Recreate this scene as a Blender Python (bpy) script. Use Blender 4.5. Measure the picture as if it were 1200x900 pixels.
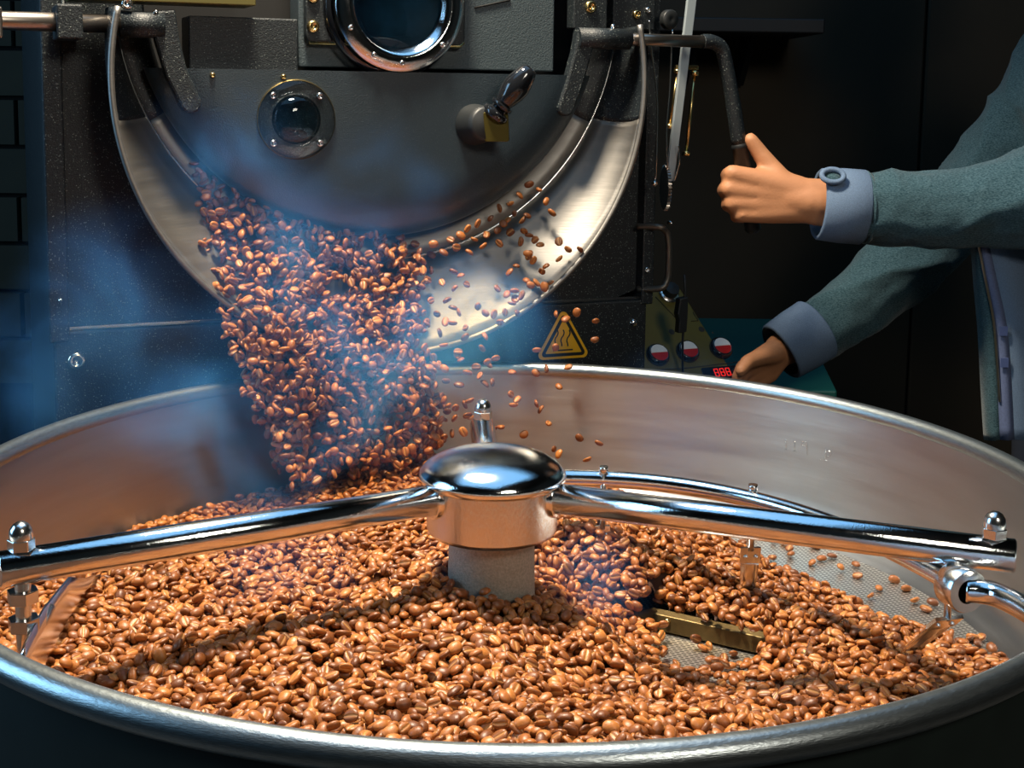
import bpy, bmesh, math, random
import numpy as np
from mathutils import Vector, Matrix

rng = np.random.default_rng(7)
random.seed(7)
for o in list(bpy.data.objects):
    bpy.data.objects.remove(o)
scene = bpy.context.scene
COL = scene.collection
RZ = 0.90                       # height of the tray rim above the floor (m)

# ------------------------------------------------------------------ camera
F, PIT, YAW, ROLL, SH, CX, CY, CZ, TH = (1537.997, 0.124500, 0.011702, 0.013760,
                                         -154.663, -0.012675, 1.077008, 0.333613, 0.384281)
def cam_axes():
    cp, sp, cy, sy = math.cos(PIT), math.sin(PIT), math.cos(YAW), math.sin(YAW)
    fw = np.array([sy*cp, cy*cp, -sp]); rt = np.array([cy, -sy, 0.0]); up = np.cross(rt, fw)
    c, s = math.cos(ROLL), math.sin(ROLL)
    return c*rt + s*up, -s*rt + c*up, fw
RT, UP, FW = cam_axes()
CAM = np.array([CX, -CY, CZ + RZ])
cam_d = bpy.data.cameras.new('camera')
cam = bpy.data.objects.new('camera', cam_d)
COL.objects.link(cam)
M = Matrix(((RT[0], UP[0], -FW[0], CAM[0]), (RT[1], UP[1], -FW[1], CAM[1]),
            (RT[2], UP[2], -FW[2], CAM[2]), (0, 0, 0, 1)))
cam.matrix_world = M
cam_d.sensor_width = 36.0
cam_d.lens = F/1200.0*36.0
cam_d.shift_y = SH/1200.0
cam_d.clip_start = 0.02
scene.camera = cam

# ------------------------------------------------------------------ world, lights, exposure
w = bpy.data.worlds.new('world'); scene.world = w; w.use_nodes = True
w.node_tree.nodes['Background'].inputs[0].default_value = (0.35, 0.55, 0.8, 1)
w.node_tree.nodes['Background'].inputs[1].default_value = 0.05
def area(name, loc, target, size, power, color, size_y=None, spread=None):
    l = bpy.data.lights.new(name, 'AREA'); l.energy = power; l.color = color
    l.size = size
    if size_y: l.shape = 'RECTANGLE'; l.size_y = size_y
    if spread: l.spread = spread
    o = bpy.data.objects.new(name, l); COL.objects.link(o); o.location = loc
    d = Vector(target) - Vector(loc)
    o.rotation_euler = d.to_track_quat('-Z', 'Y').to_euler()
    return o
area('key_lamp', (-0.24, 0.17, RZ+1.30), (0.0, 0.0, RZ), 0.20, 25, (1.0, 0.86, 0.66), spread=math.radians(110))
area('skylight', (-0.1, 0.15, RZ+1.85), (0.0, 0.10, RZ), 2.3, 14, (0.24, 0.58, 1.0), 1.7)
area('left_fill', (-2.2, -0.25, RZ+0.75), (0.2, 0.2, RZ-0.05), 1.0, 26, (0.34, 0.66, 1.0), 1.3)  # added cool fill, no window there; turns the right tray wall blue-grey
area('front_fill', (0.8, -1.6, RZ+1.15), (0.1, 0.45, RZ+0.1), 0.4, 11, (1.0, 0.92, 0.80))  # unseen fill added to brighten the roaster front, sign and sleeve
scene.view_settings.view_transform = 'Standard'
scene.view_settings.look = 'None'
scene.view_settings.gamma = 1.0
scene.view_settings.exposure = 0.0
scene.view_settings.use_curve_mapping = False

# ------------------------------------------------------------------ pixel helpers (1200x900 frame)
def ray(px, py):
    return (px-600)/F*RT - (py-450-SH)/F*UP + FW
def onz(px, py, z):            # on a horizontal plane, z relative to the rim
    d = ray(px, py); t = (z+RZ-CAM[2])/d[2]; return CAM + t*d
def ony(px, py, y):
    d = ray(px, py); t = (y-CAM[1])/d[1]; return CAM + t*d
CT, ST = math.cos(TH), math.sin(TH)
MU0, MW0 = 0.033, 0.485        # the roaster's own origin (centre of its front)
MN = np.array([-ST, CT, 0.0])
def mp(px, py, wd):            # on a plane parallel to the roaster front -> roaster coordinates
    d = ray(px, py); t = (wd - CAM@MN)/(d@MN); q = CAM + t*d
    return Vector((q@np.array([CT, ST, 0]) - MU0, wd - MW0, q[2]))
def to_m(q):
    q = np.array(q); return Vector((q@np.array([CT, ST, 0]) - MU0, q@MN - MW0, q[2]))
def onplane_m(px, py, p0, n):  # ray with a plane given in roaster coordinates
    o = np.array(to_m(CAM)); d = ray(px, py)
    dl = np.array([d@np.array([CT, ST, 0]), d@MN, d[2]])
    t = ((np.array(p0)-o)@np.array(n))/(dl@np.array(n))
    return Vector(o + t*dl)
def proj(P):
    d = np.asarray(P) - CAM; z = d@FW
    return np.stack([600+F*(d@RT)/z, 450+SH-F*(d@UP)/z, z], -1)

# ------------------------------------------------------------------ materials
MATS = {}
def new_mat(name):
    m = bpy.data.materials.new(name); m.use_nodes = True
    nt = m.node_tree; b = nt.nodes['Principled BSDF']; MATS[name] = m
    return m, nt, b
def mat(name, color, rough=0.5, metal=0.0, noise=0.0, nscale=60.0, bump=0.0, bscale=400.0, spec=0.5,
        stretch=None, emit=None, estr=0.0, coat=0.0, rnoise=0.0):
    m, nt, b = new_mat(name)
    b.inputs['Base Color'].default_value = (*color, 1); b.inputs['Roughness'].default_value = rough
    b.inputs['Metallic'].default_value = metal; b.inputs['Specular IOR Level'].default_value = spec
    b.inputs['Coat Weight'].default_value = coat
    if emit: b.inputs['Emission Color'].default_value = (*emit, 1); b.inputs['Emission Strength'].default_value = estr
    if noise or bump or rnoise:
        tc = nt.nodes.new('ShaderNodeTexCoord'); mp_ = nt.nodes.new('ShaderNodeMapping')
        nt.links.new(tc.outputs['Object'], mp_.inputs['Vector'])
        if stretch: mp_.inputs['Scale'].default_value = stretch
    if noise or rnoise:
        n = nt.nodes.new('ShaderNodeTexNoise'); n.inputs['Scale'].default_value = nscale; n.inputs['Detail'].default_value = 5
        nt.links.new(mp_.outputs[0], n.inputs['Vector'])
    if noise:
        mx = nt.nodes.new('ShaderNodeMix'); mx.data_type = 'RGBA'
        mx.inputs[6].default_value = (*[max(0, c*(1-noise)) for c in color], 1)
        mx.inputs[7].default_value = (*[min(1, c*(1+noise)) for c in color], 1)
        nt.links.new(n.outputs['Fac'], mx.inputs[0]); nt.links.new(mx.outputs[2], b.inputs['Base Color'])
    if rnoise:
        mr = nt.nodes.new('ShaderNodeMapRange'); mr.inputs[3].default_value = max(0.02, rough-rnoise); mr.inputs[4].default_value = rough+rnoise
        nt.links.new(n.outputs['Fac'], mr.inputs[0]); nt.links.new(mr.outputs[0], b.inputs['Roughness'])
    if bump:
        n2 = nt.nodes.new('ShaderNodeTexNoise'); n2.inputs['Scale'].default_value = bscale; n2.inputs['Detail'].default_value = 3
        nt.links.new(mp_.outputs[0], n2.inputs['Vector'])
        bp = nt.nodes.new('ShaderNodeBump'); bp.inputs['Strength'].default_value = bump; bp.inputs['Distance'].default_value = 0.001
        nt.links.new(n2.outputs['Fac'], bp.inputs['Height']); nt.links.new(bp.outputs[0], b.inputs['Normal'])
    return m
mat('chrome', (0.82, 0.84, 0.86), 0.09, 1.0, bump=0.12, bscale=900, rnoise=0.04, nscale=120)
mat('bright_steel', (0.72, 0.72, 0.70), 0.2, 1.0)
mat('brushed', (0.27, 0.257, 0.238), 0.52, 1.0, noise=0.10, nscale=8, bump=0.15, bscale=40, stretch=(1, 1, 14), rnoise=0.08)
mat('tray_steel', (0.42, 0.425, 0.43), 0.36, 1.0, noise=0.14, nscale=7, bump=0.10, bscale=30, stretch=(1, 1, 10), rnoise=0.07)
_b = MATS['tray_steel'].node_tree.nodes['Principled BSDF']; _b.inputs['Anisotropic'].default_value = 0.62; _b.inputs['Anisotropic Rotation'].default_value = 0.25
_t = MATS['tray_steel'].node_tree.nodes.new('ShaderNodeTangent'); _t.direction_type = 'RADIAL'; _t.axis = 'Z'
MATS['tray_steel'].node_tree.links.new(_t.outputs[0], _b.inputs['Tangent'])
mat('rim_steel', (0.36, 0.40, 0.41), 0.34, 1.0, noise=0.3, nscale=120, bump=0.2, bscale=250, stretch=(1, 1, 6))
mat('brass', (0.70, 0.52, 0.22), 0.25, 1.0)
mat('old_brass', (0.13, 0.09, 0.035), 0.45, 0.8, noise=0.5, nscale=60, bump=0.3, bscale=200)
mat('gold_strip', (0.13, 0.11, 0.03), 0.45, 0.5)
mat('dull_rod', (0.36, 0.32, 0.28), 0.32, 1.0)
mat('cast_column', (0.30, 0.275, 0.235), 0.6, 0.3, noise=0.5, nscale=500, bump=0.6, bscale=700)
mat('glossy_black', (0.008, 0.009, 0.011), 0.12, 0.0, coat=0.5)
mat('rubber', (0.010, 0.012, 0.013), 0.5)
mat('sight_reflection', (0.02, 0.07, 0.12), 0.3, noise=0.9, nscale=45)  # bluish reflection in the sight glass, painted as blotches on its backing
mat('hub_steel', (0.70, 0.69, 0.68), 0.24, 1.0, bump=0.35, bscale=500, stretch=(1, 1, 0.3))
mat('catch_brass', (0.09, 0.07, 0.012), 0.4, 0.7)
mat('dark_hole', (0.004, 0.004, 0.004), 0.8)
mat('panel_olive', (0.10, 0.083, 0.008), 0.5, 0.0, noise=0.15, nscale=30)
mat('ink', (0.02, 0.018, 0.012), 0.6)
mat('sign_yellow', (0.95, 0.50, 0.015), 0.5)
mat('sign_black', (0.012, 0.014, 0.012), 0.5)
mat('button_red', (0.45, 0.012, 0.010), 0.3)
mat('button_white', (0.75, 0.78, 0.78), 0.3)
mat('led_red', (0.3, 0.0, 0.0), 0.4, emit=(1.0, 0.02, 0.01), estr=0.7)
mat('teal_paint', (0.008, 0.10, 0.088), 0.5, noise=0.15, nscale=8)
mat('wall_brown', (0.028, 0.0185, 0.0075), 0.75, noise=0.35, nscale=6, bump=0.2, bscale=90)
mat('wall_joint', (0.005, 0.0035, 0.002), 0.9)
mat('wall_block', (0.022, 0.018, 0.008), 0.85, noise=0.4, nscale=12, bump=0.4, bscale=120)
mat('floor_dark', (0.035, 0.033, 0.03), 0.7, noise=0.3, nscale=5)
mat('shelf_black', (0.008, 0.008, 0.008), 0.6)
mat('tray_body', (0.008, 0.014, 0.012), 0.5, noise=0.3, nscale=40)
mat('skin', (0.46, 0.205, 0.095), 0.58, noise=0.10, nscale=35, bump=0.25, bscale=350)
mat('nail', (0.66, 0.36, 0.25), 0.35)
mat('hair', (0.03, 0.018, 0.01), 0.6, bump=0.5, bscale=300, stretch=(1, 1, 0.1))
mat('eye_white', (0.7, 0.7, 0.68), 0.2)
mat('iris', (0.03, 0.02, 0.012), 0.2)
mat('lips', (0.40, 0.14, 0.10), 0.45)
mat('cuff_denim', (0.115, 0.175, 0.27), 0.85, noise=0.35, nscale=700, bump=0.5, bscale=900)
mat('lining', (0.10, 0.13, 0.24), 0.85, noise=0.3, nscale=500, bump=0.4, bscale=700)
mat('jeans', (0.02, 0.028, 0.05), 0.85, noise=0.3, nscale=400)
mat('shoe_leather', (0.02, 0.015, 0.012), 0.4)
mat('zip_metal', (0.62, 0.55, 0.40), 0.3, 1.0)
mat('plaid', (0.06, 0.09, 0.22), 0.9)

def powder(name, base, spark, rough=0.42, scale=900, thresh=0.70):
    # black powder coat with fine pale flecks
    m, nt, b = new_mat(name)
    tc = nt.nodes.new('ShaderNodeTexCoord')
    v = nt.nodes.new('ShaderNodeTexNoise'); v.inputs['Scale'].default_value = scale; v.inputs['Detail'].default_value = 1.0
    nt.links.new(tc.outputs['Object'], v.inputs['Vector'])
    r = nt.nodes.new('ShaderNodeValToRGB')
    r.color_ramp.elements[0].position = thresh; r.color_ramp.elements[0].color = (*base, 1)
    r.color_ramp.elements[1].position = thresh+0.07; r.color_ramp.elements[1].color = (*spark, 1)
    nt.links.new(v.outputs['Fac'], r.inputs[0]); nt.links.new(r.outputs[0], b.inputs['Base Color'])
    b.inputs['Roughness'].default_value = rough
    n2 = nt.nodes.new('ShaderNodeTexNoise'); n2.inputs['Scale'].default_value = 650
    nt.links.new(tc.outputs['Object'], n2.inputs['Vector'])
    bp = nt.nodes.new('ShaderNodeBump'); bp.inputs['Strength'].default_value = 0.55; bp.inputs['Distance'].default_value = 0.0012
    nt.links.new(n2.outputs['Fac'], bp.inputs['Height']); nt.links.new(bp.outputs[0], b.inputs['Normal'])
    return m
powder('black_powder', (0.0055, 0.0095, 0.0125), (0.22, 0.25, 0.23), scale=620, thresh=0.665, rough=0.5)
powder('door_black', (0.009, 0.020, 0.029), (0.05, 0.066, 0.072), rough=0.42, scale=1200, thresh=0.66)
MATS['door_black'].node_tree.nodes['Principled BSDF'].inputs['Coat Weight'].default_value = 0.45
MATS['door_black'].node_tree.nodes['Principled BSDF'].inputs['Coat Roughness'].default_value = 0.28
MATS['door_black'].node_tree.nodes['Principled BSDF'].inputs['Coat IOR'].default_value = 1.8
powder('plate_grey', (0.040, 0.058, 0.068), (0.11, 0.13, 0.135), rough=0.45, scale=1200, thresh=0.6)

def fabric(name, dark, light):
    m, nt, b = new_mat(name)
    tc = nt.nodes.new('ShaderNodeTexCoord')
    mpn = nt.nodes.new('ShaderNodeMapping'); mpn.inputs['Scale'].default_value = (0.35, 0.35, 1)
    nt.links.new(tc.outputs['Object'], mpn.inputs['Vector'])
    n = nt.nodes.new('ShaderNodeTexNoise'); n.inputs['Scale'].default_value = 1100; n.inputs['Detail'].default_value = 4
    nt.links.new(mpn.outputs[0], n.inputs['Vector'])
    r = nt.nodes.new('ShaderNodeValToRGB'); r.color_ramp.elements[0].position = 0.35; r.color_ramp.elements[1].position = 0.68
    r.color_ramp.elements[0].color = (*dark, 1); r.color_ramp.elements[1].color = (*light, 1)
    nt.links.new(n.outputs['Fac'], r.inputs[0]); nt.links.new(r.outputs[0], b.inputs['Base Color'])
    b.inputs['Roughness'].default_value = 0.9; b.inputs['Specular IOR Level'].default_value = 0.2
    b.inputs['Sheen Weight'].default_value = 0.15
    n2 = nt.nodes.new('ShaderNodeTexNoise'); n2.inputs['Scale'].default_value = 16; n2.inputs['Detail'].default_value = 2
    nt.links.new(tc.outputs['Object'], n2.inputs['Vector'])
    bp0 = nt.nodes.new('ShaderNodeBump'); bp0.inputs['Strength'].default_value = 0.35; bp0.inputs['Distance'].default_value = 0.02
    nt.links.new(n2.outputs['Fac'], bp0.inputs['Height'])
    bp = nt.nodes.new('ShaderNodeBump'); bp.inputs['Strength'].default_value = 0.5; bp.inputs['Distance'].default_value = 0.001
    nt.links.new(n.outputs['Fac'], bp.inputs['Height']); nt.links.new(bp0.outputs[0], bp.inputs['Normal'])
    nt.links.new(bp.outputs[0], b.inputs['Normal'])
fabric('jersey', (0.012, 0.040, 0.052), (0.062, 0.118, 0.140))

def glass(name, color, rough=0.02):
    m, nt, b = new_mat(name)
    b.inputs['Base Color'].default_value = (*color, 1); b.inputs['Roughness'].default_value = rough
    b.inputs['Transmission Weight'].default_value = 1.0; b.inputs['IOR'].default_value = 1.45
glass('clear_glass', (0.85, 0.93, 0.95)); glass('smoked_glass', (0.10, 0.18, 0.24))

def screen_mat():
    # perforated sheet: rows of small slots too fine to model one by one
    m, nt, b = new_mat('perforated')
    tc = nt.nodes.new('ShaderNodeTexCoord'); sx = nt.nodes.new('ShaderNodeSeparateXYZ')
    mpn = nt.nodes.new('ShaderNodeMapping'); mpn.inputs['Rotation'].default_value = (0, 0, 0.5)
    nt.links.new(tc.outputs['Object'], mpn.inputs['Vector'])
    br = nt.nodes.new('ShaderNodeTexBrick')
    br.offset = 0.5; br.inputs['Scale'].default_value = 1.0
    br.inputs['Brick Width'].default_value = 0.0062; br.inputs['Row Height'].default_value = 0.0036
    br.inputs['Mortar Size'].default_value = 0.00105; br.inputs['Mortar Smooth'].default_value = 0.15
    br.inputs['Color1'].default_value = (0, 0, 0, 1); br.inputs['Color2'].default_value = (0, 0, 0, 1); br.inputs['Mortar'].default_value = (1, 1, 1, 1)
    nt.links.new(mpn.outputs[0], br.inputs['Vector'])
    r = nt.nodes.new('ShaderNodeMix'); r.data_type = 'RGBA'
    r.inputs[6].default_value = (0.02, 0.017, 0.013, 1); r.inputs[7].default_value = (0.66, 0.64, 0.60, 1)
    nt.links.new(br.outputs['Color'], r.inputs[0]); nt.links.new(r.outputs[2], b.inputs['Base Color'])
    nt.links.new(br.outputs['Color'], b.inputs['Metallic'])
    b.inputs['Roughness'].default_value = 0.38
    bp = nt.nodes.new('ShaderNodeBump'); bp.inputs['Distance'].default_value = 0.001
    nt.links.new(br.outputs['Color'], bp.inputs['Height']); nt.links.new(bp.outputs[0], b.inputs['Normal'])
screen_mat()

def bean_mat():
    m, nt, b = new_mat('roasted_bean')
    g = nt.nodes.new('ShaderNodeNewGeometry'); oi = nt.nodes.new('ShaderNodeObjectInfo')
    ad = nt.nodes.new('ShaderNodeMath'); ad.operation = 'ADD'
    fr = nt.nodes.new('ShaderNodeMath'); fr.operation = 'FRACT'
    nt.links.new(g.outputs['Random Per Island'], ad.inputs[0]); nt.links.new(oi.outputs['Random'], ad.inputs[1])
    nt.links.new(ad.outputs[0], fr.inputs[0])
    r = nt.nodes.new('ShaderNodeValToRGB'); cr = r.color_ramp
    cr.elements[0].position = 0.0; cr.elements[0].color = (0.120, 0.034, 0.007, 1)
    cr.elements[1].position = 1.0; cr.elements[1].color = (0.43, 0.155, 0.032, 1)
    e = cr.elements.new(0.35); e.color = (0.220, 0.066, 0.012, 1)
    e = cr.elements.new(0.75); e.color = (0.315, 0.102, 0.020, 1)
    nt.links.new(fr.outputs[0], r.inputs[0])
    tc = nt.nodes.new('ShaderNodeTexCoord')
    n = nt.nodes.new('ShaderNodeTexNoise'); n.inputs['Scale'].default_value = 330; n.inputs['Detail'].default_value = 3
    nt.links.new(tc.outputs['Object'], n.inputs['Vector'])
    mr = nt.nodes.new('ShaderNodeMapRange'); mr.inputs[3].default_value = 0.72; mr.inputs[4].default_value = 1.25
    nt.links.new(n.outputs['Fac'], mr.inputs[0])
    mu = nt.nodes.new('ShaderNodeMix'); mu.data_type = 'RGBA'; mu.blend_type = 'MULTIPLY'; mu.inputs[0].default_value = 1.0
    nt.links.new(r.outputs[0], mu.inputs[6]); nt.links.new(mr.outputs[0], mu.inputs[7])
    at = nt.nodes.new('ShaderNodeAttribute'); at.attribute_name = 'crease'
    mx = nt.nodes.new('ShaderNodeMix'); mx.data_type = 'RGBA'; mx.inputs[7].default_value = (0.58, 0.29, 0.09, 1)
    nt.links.new(at.outputs['Fac'], mx.inputs[0]); nt.links.new(mu.outputs[2], mx.inputs[6])
    nt.links.new(mx.outputs[2], b.inputs['Base Color'])
    b.inputs['Roughness'].default_value = 0.45; b.inputs['Specular IOR Level'].default_value = 0.5
    bp = nt.nodes.new('ShaderNodeBump'); bp.inputs['Strength'].default_value = 0.45; bp.inputs['Distance'].default_value = 0.0008
    nt.links.new(n.outputs['Fac'], bp.inputs['Height']); nt.links.new(bp.outputs[0], b.inputs['Normal'])
bean_mat()
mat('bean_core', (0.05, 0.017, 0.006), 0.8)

# ------------------------------------------------------------------ mesh helpers
class MB:
    def __init__(self): self.v = []; self.f = []; self.flat = []
    def add(self, vs, fs, smooth=True):
        o = len(self.v); self.v += [tuple(x) for x in vs]
        for q in fs: self.f.append(tuple(i+o for i in q)); self.flat.append(smooth)
        return self
    def box(self, c, s, rot=None):
        c = Vector(c); h = Vector(s)/2; vs = []
        for x in (-1, 1):
            for y in (-1, 1):
                for z in (-1, 1):
                    d = Vector((x*h.x, y*h.y, z*h.z))
                    if rot is not None: d = rot @ d
                    vs.append(c+d)
        return self.add(vs, [(0, 1, 3, 2), (4, 6, 7, 5), (0, 4, 5, 1), (2, 3, 7, 6), (0, 2, 6, 4), (1, 5, 7, 3)], False)
    def tube(self, pts, rad, n=16, closed=False, caps=True, flat=None):
        P = [Vector(p) for p in pts]; m = len(P)
        if not hasattr(rad, '__len__'): rad = [rad]*m
        rings = []; prev = None
        for i, p in enumerate(P):
            a = P[i-1] if (i > 0 or closed) else p
            b = P[(i+1) % m] if (i < m-1 or closed) else p
            t = (b-a).normalized()
            if prev is None:
                ref = Vector((0, 0, 1)) if abs(t.z) < 0.9 else Vector((1, 0, 0))
                u = t.cross(ref).normalized()
            else:
                u = (prev - t*prev.dot(t)).normalized()
            prev = u; v = t.cross(u)
            for k in range(n):
                A = 2*math.pi*k/n
                rings.append(p + rad[i]*(math.cos(A)*u + (flat or 1.0)*math.sin(A)*v))
        fs = []
        for i in range(m if closed else m-1):
            j = (i+1) % m
            for k in range(n):
                fs.append((i*n+k, i*n+(k+1) % n, j*n+(k+1) % n, j*n+k))
        o = len(self.v); self.add(rings, fs)
        if caps and not closed:
            self.f.append(tuple(o+k for k in range(n-1, -1, -1))); self.flat.append(False)
            self.f.append(tuple(o+(m-1)*n+k for k in range(n))); self.flat.append(False)
        return self
    def lathe(self, prof, origin=(0, 0, 0), axis=(0, 0, 1), n=48, sharp=()):
        o3 = Vector(origin); t = Vector(axis).normalized()
        ref = Vector((0, 0, 1)) if abs(t.z) < 0.9 else Vector((1, 0, 0))
        u = t.cross(ref).normalized(); v = t.cross(u)
        # split at hard corners so that they shade crisply
        vs = []; fs = []
        def ring(r, h):
            s = len(vs)
            for k in range(n):
                A = 2*math.pi*k/n; vs.append(o3 + t*h + r*(math.cos(A)*u + math.sin(A)*v))
            return s
        prev = None
        for i, (r, h) in enumerate(prof):
            cur = ring(max(r, 1e-5), h)
            if prev is not None:
                for k in range(n):
                    fs.append((prev+k, cur+k, cur+(k+1) % n, prev+(k+1) % n))
            prev = ring(max(r, 1e-5), h) if i in sharp else cur
        return self.add(vs, fs)
    def cyl(self, a, b, r, r2=None, n=24):
        return self.tube([a, b], [r, r if r2 is None else r2], n)
    def prism(self, poly, o, ex, ey, ez, depth, smooth=False):
        # polygon in the plane (ex, ey) at o, extruded by depth along ez
        o = Vector(o); ex, ey, ez = Vector(ex), Vector(ey), Vector(ez); n = len(poly)
        a = [o + ex*x + ey*y for x, y in poly]; b = [p + ez*depth for p in a]
        fs = [tuple(range(n)), tuple(range(2*n-1, n-1, -1))]
        s = len(self.f)
        self.add(a+b, fs + [(i, n+i, n+(i+1) % n, (i+1) % n) for i in range(n)], False)
        return self
    def ball(self, c, r, nu=20, nv=12, sc=(1, 1, 1), rot=None):
        c = Vector(c); vs = []; fs = []
        for j in range(nv+1):
            t = math.pi*j/nv
            for i in range(nu):
                p = 2*math.pi*i/nu
                d = Vector((r*sc[0]*math.sin(t)*math.cos(p), r*sc[1]*math.sin(t)*math.sin(p), r*sc[2]*math.cos(t)))
                if rot is not None: d = rot @ d
                vs.append(c+d)
        for j in range(nv):
            for i in range(nu):
                fs.append((j*nu+i, (j+1)*nu+i, (j+1)*nu+(i+1) % nu, j*nu+(i+1) % nu))
        return self.add(vs, fs)
    def grid(self, rows, smooth=True):
        m = len(rows[0]); vs = [p for r in rows for p in r]
        fs = [(i*m+j, i*m+j+1, (i+1)*m+j+1, (i+1)*m+j) for i in range(len(rows)-1) for j in range(m-1)]
        return self.add(vs, fs, smooth)
    def mesh(self, name, weld=False):
        me = bpy.data.meshes.new(name); me.from_pydata(self.v, [], self.f)
        me.polygons.foreach_set('use_smooth', self.flat)
        bm = bmesh.new(); bm.from_mesh(me)
        if weld: bmesh.ops.remove_doubles(bm, verts=bm.verts, dist=1e-6)
        bmesh.ops.recalc_face_normals(bm, faces=bm.faces)
        bm.to_mesh(me); bm.free(); me.update()
        return me
    def build(self, name, m, parent=None, bevel=0, solid=0, solid_off=0, weld=False):
        me = self.mesh(name, weld); me.materials.append(MATS[m])
        o = bpy.data.objects.new(name, me); COL.objects.link(o)
        if parent is not None: o.parent = parent
        if solid:
            s = o.modifiers.new('thickness', 'SOLIDIFY'); s.thickness = solid; s.offset = solid_off
        if bevel:
            b = o.modifiers.new('bevel', 'BEVEL'); b.width = bevel; b.segments = 2; b.limit_method = 'ANGLE'
        return o
def empty(name, loc=(0, 0, 0), rz=0.0):
    o = bpy.data.objects.new(name, None); COL.objects.link(o); o.location = loc; o.rotation_euler = (0, 0, rz)
    o.empty_display_size = 0.1; return o
def tag(o, label=None, cat=None, group=None, kind=None):
    if label: o['label'] = label
    if cat: o['category'] = cat
    if group: o['group'] = group
    if kind: o['kind'] = kind
    return o
def copy_part(o, parent, loc=None):
    c = o.copy(); COL.objects.link(c); c.parent = parent
    if loc is not None: c.location = loc
    return c
def rrect(x0, x1, y0, y1, r, n=5):
    pts = []
    for cx, cy, a in ((x1-r, y1-r, 0), (x0+r, y1-r, 90), (x0+r, y0+r, 180), (x1-r, y0+r, 270)):
        for i in range(n+1):
            A = math.radians(a+90*i/n); pts.append((cx+r*math.cos(A), cy+r*math.sin(A)))
    return pts
def Z(v): return (v[0], v[1], v[2]+RZ)

# ------------------------------------------------------------------ room
def plane_box(name, c, s, m, kind='structure'):
    o = MB().box(c, s).build(name, m); o['kind'] = kind; return o
plane_box('floor', (0, -0.2, -0.05), (5.2, 4.2, 0.1), 'floor_dark')
plane_box('ceiling', (0, -0.2, 2.95), (5.2, 4.2, 0.1), 'shelf_black')
wb = plane_box('wall_back', (0, 1.85, 1.45), (5.2, 0.1, 2.9), 'wall_joint')
plane_box('wall_left', (-2.55, -0.2, 1.45), (0.1, 4.2, 2.9), 'wall_brown')
plane_box('wall_right', (2.55, -0.2, 1.45), (0.1, 4.2, 2.9), 'wall_brown')
plane_box('wall_front', (0, -2.25, 1.45), (5.2, 0.1, 2.9), 'wall_brown')
pm = MB().box((0, 0, 0), (0.595, 0.02, 2.88)).mesh('wall_panel'); pm.materials.append(MATS['wall_brown'])
x_seam = ony(1081, 100, 1.79)[0]
for k in range(-2, 3):
    o = bpy.data.objects.new('wall_panel', pm); COL.objects.link(o); o.parent = wb
    o.location = (x_seam+0.3+k*0.6, 1.79, 1.45)
    bv = o.modifiers.new('bevel', 'BEVEL'); bv.width = 0.004
# pale block masonry behind the roaster's side
bm_ = MB().box((0, 0, 0), (0.19, 0.03, 0.095)).mesh('wall_block'); bm_.materials.append(MATS['wall_block'])
for j in range(12):
    for i in range(7):
        o = bpy.data.objects.new('wall_block', bm_); COL.objects.link(o); o.parent = wb
        o.location = (-1.85+i*0.2+(0.1 if j % 2 else 0), 1.785, 0.62+j*0.105)
        o['kind'] = 'structure'

# ------------------------------------------------------------------ cooling tray
tray = empty('cooling_tray', (0, 0, 0))
tag(tray, 'large round stainless steel cooling tray with rolled rim heaped with coffee beans', 'cooling tray')
R = 0.46; FZ = RZ-0.145
MB().lathe([(0.4525, RZ-0.002), (0.452, RZ-0.05), (0.450, RZ-0.10), (0.4475, RZ-0.128), (0.443, FZ+0.006), (0.434, FZ+0.003),
            (0.426, FZ+0.0015), (0.424, FZ-0.004)], n=160).build('inner_wall', 'tray_steel', tray)
MB().lathe([(0.0, FZ), (0.2, FZ), (0.4275, FZ)], n=96).build('perforated_screen', 'perforated', tray)
ring = [(R*math.cos(2*math.pi*k/192), R*math.sin(2*math.pi*k/192), RZ) for k in range(192)]
MB().tube(ring, 0.0092, 18, closed=True).build('rolled_rim', 'rim_steel', tray)
MB().lathe([(0.456, RZ-0.004), (0.4555, RZ-0.19), (0.450, RZ-0.205), (0.30, RZ-0.235), (0.0, RZ-0.24)], n=128).build('outer_shell', 'tray_body', tray)
MB().lathe([(0.12, 0.0), (0.12, RZ-0.238)], n=40).build('pedestal', 'tray_body', tray)
MB().lathe([(0.0, 0.03), (0.23, 0.03), (0.24, 0.02), (0.24, 0.0)], n=48, sharp=(1,)).build('pedestal_foot', 'tray_body', tray)
# chalky digits faintly etched on the far wall
def etched(px0, py0, strokes, s):
    m = MB()
    for st in strokes:
        pts = []
        for (x, y) in st:
            d = ray(px0+x*s, py0+y*s); o2 = CAM[:2]; a = d[:2]@d[:2]; b = 2*o2@d[:2]; c = o2@o2-0.4508**2
            t = (-b+math.sqrt(b*b-4*a*c))/2/a; pts.append(CAM+t*d)
        m.tube(pts, 0.00025, 5)
    return m
em = etched(921, 515, [[(0, 0), (0, 12)], [(-2, 12), (2, 12)], [(-2, 2), (0, 0)], [(10, 2), (10, 14)], [(8, 14), (12, 14)], [(8, 4), (10, 2)],
                       [(24, 8), (20, 8), (18, 5), (20, 2), (24, 3), (25, 18)]], 1.0)
em.build('etched_mark', 'bright_steel', tray)
em = etched(967, 527, [[(0, 0), (0, 12)], [(0, 1), (5, 1), (7, 4), (5, 8), (0, 8)], [(-2, 12), (3, 13)], [(-6, 11), (-5, 12)]], 1.0)
em.build('etched_mark', 'bright_steel', tray)

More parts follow.
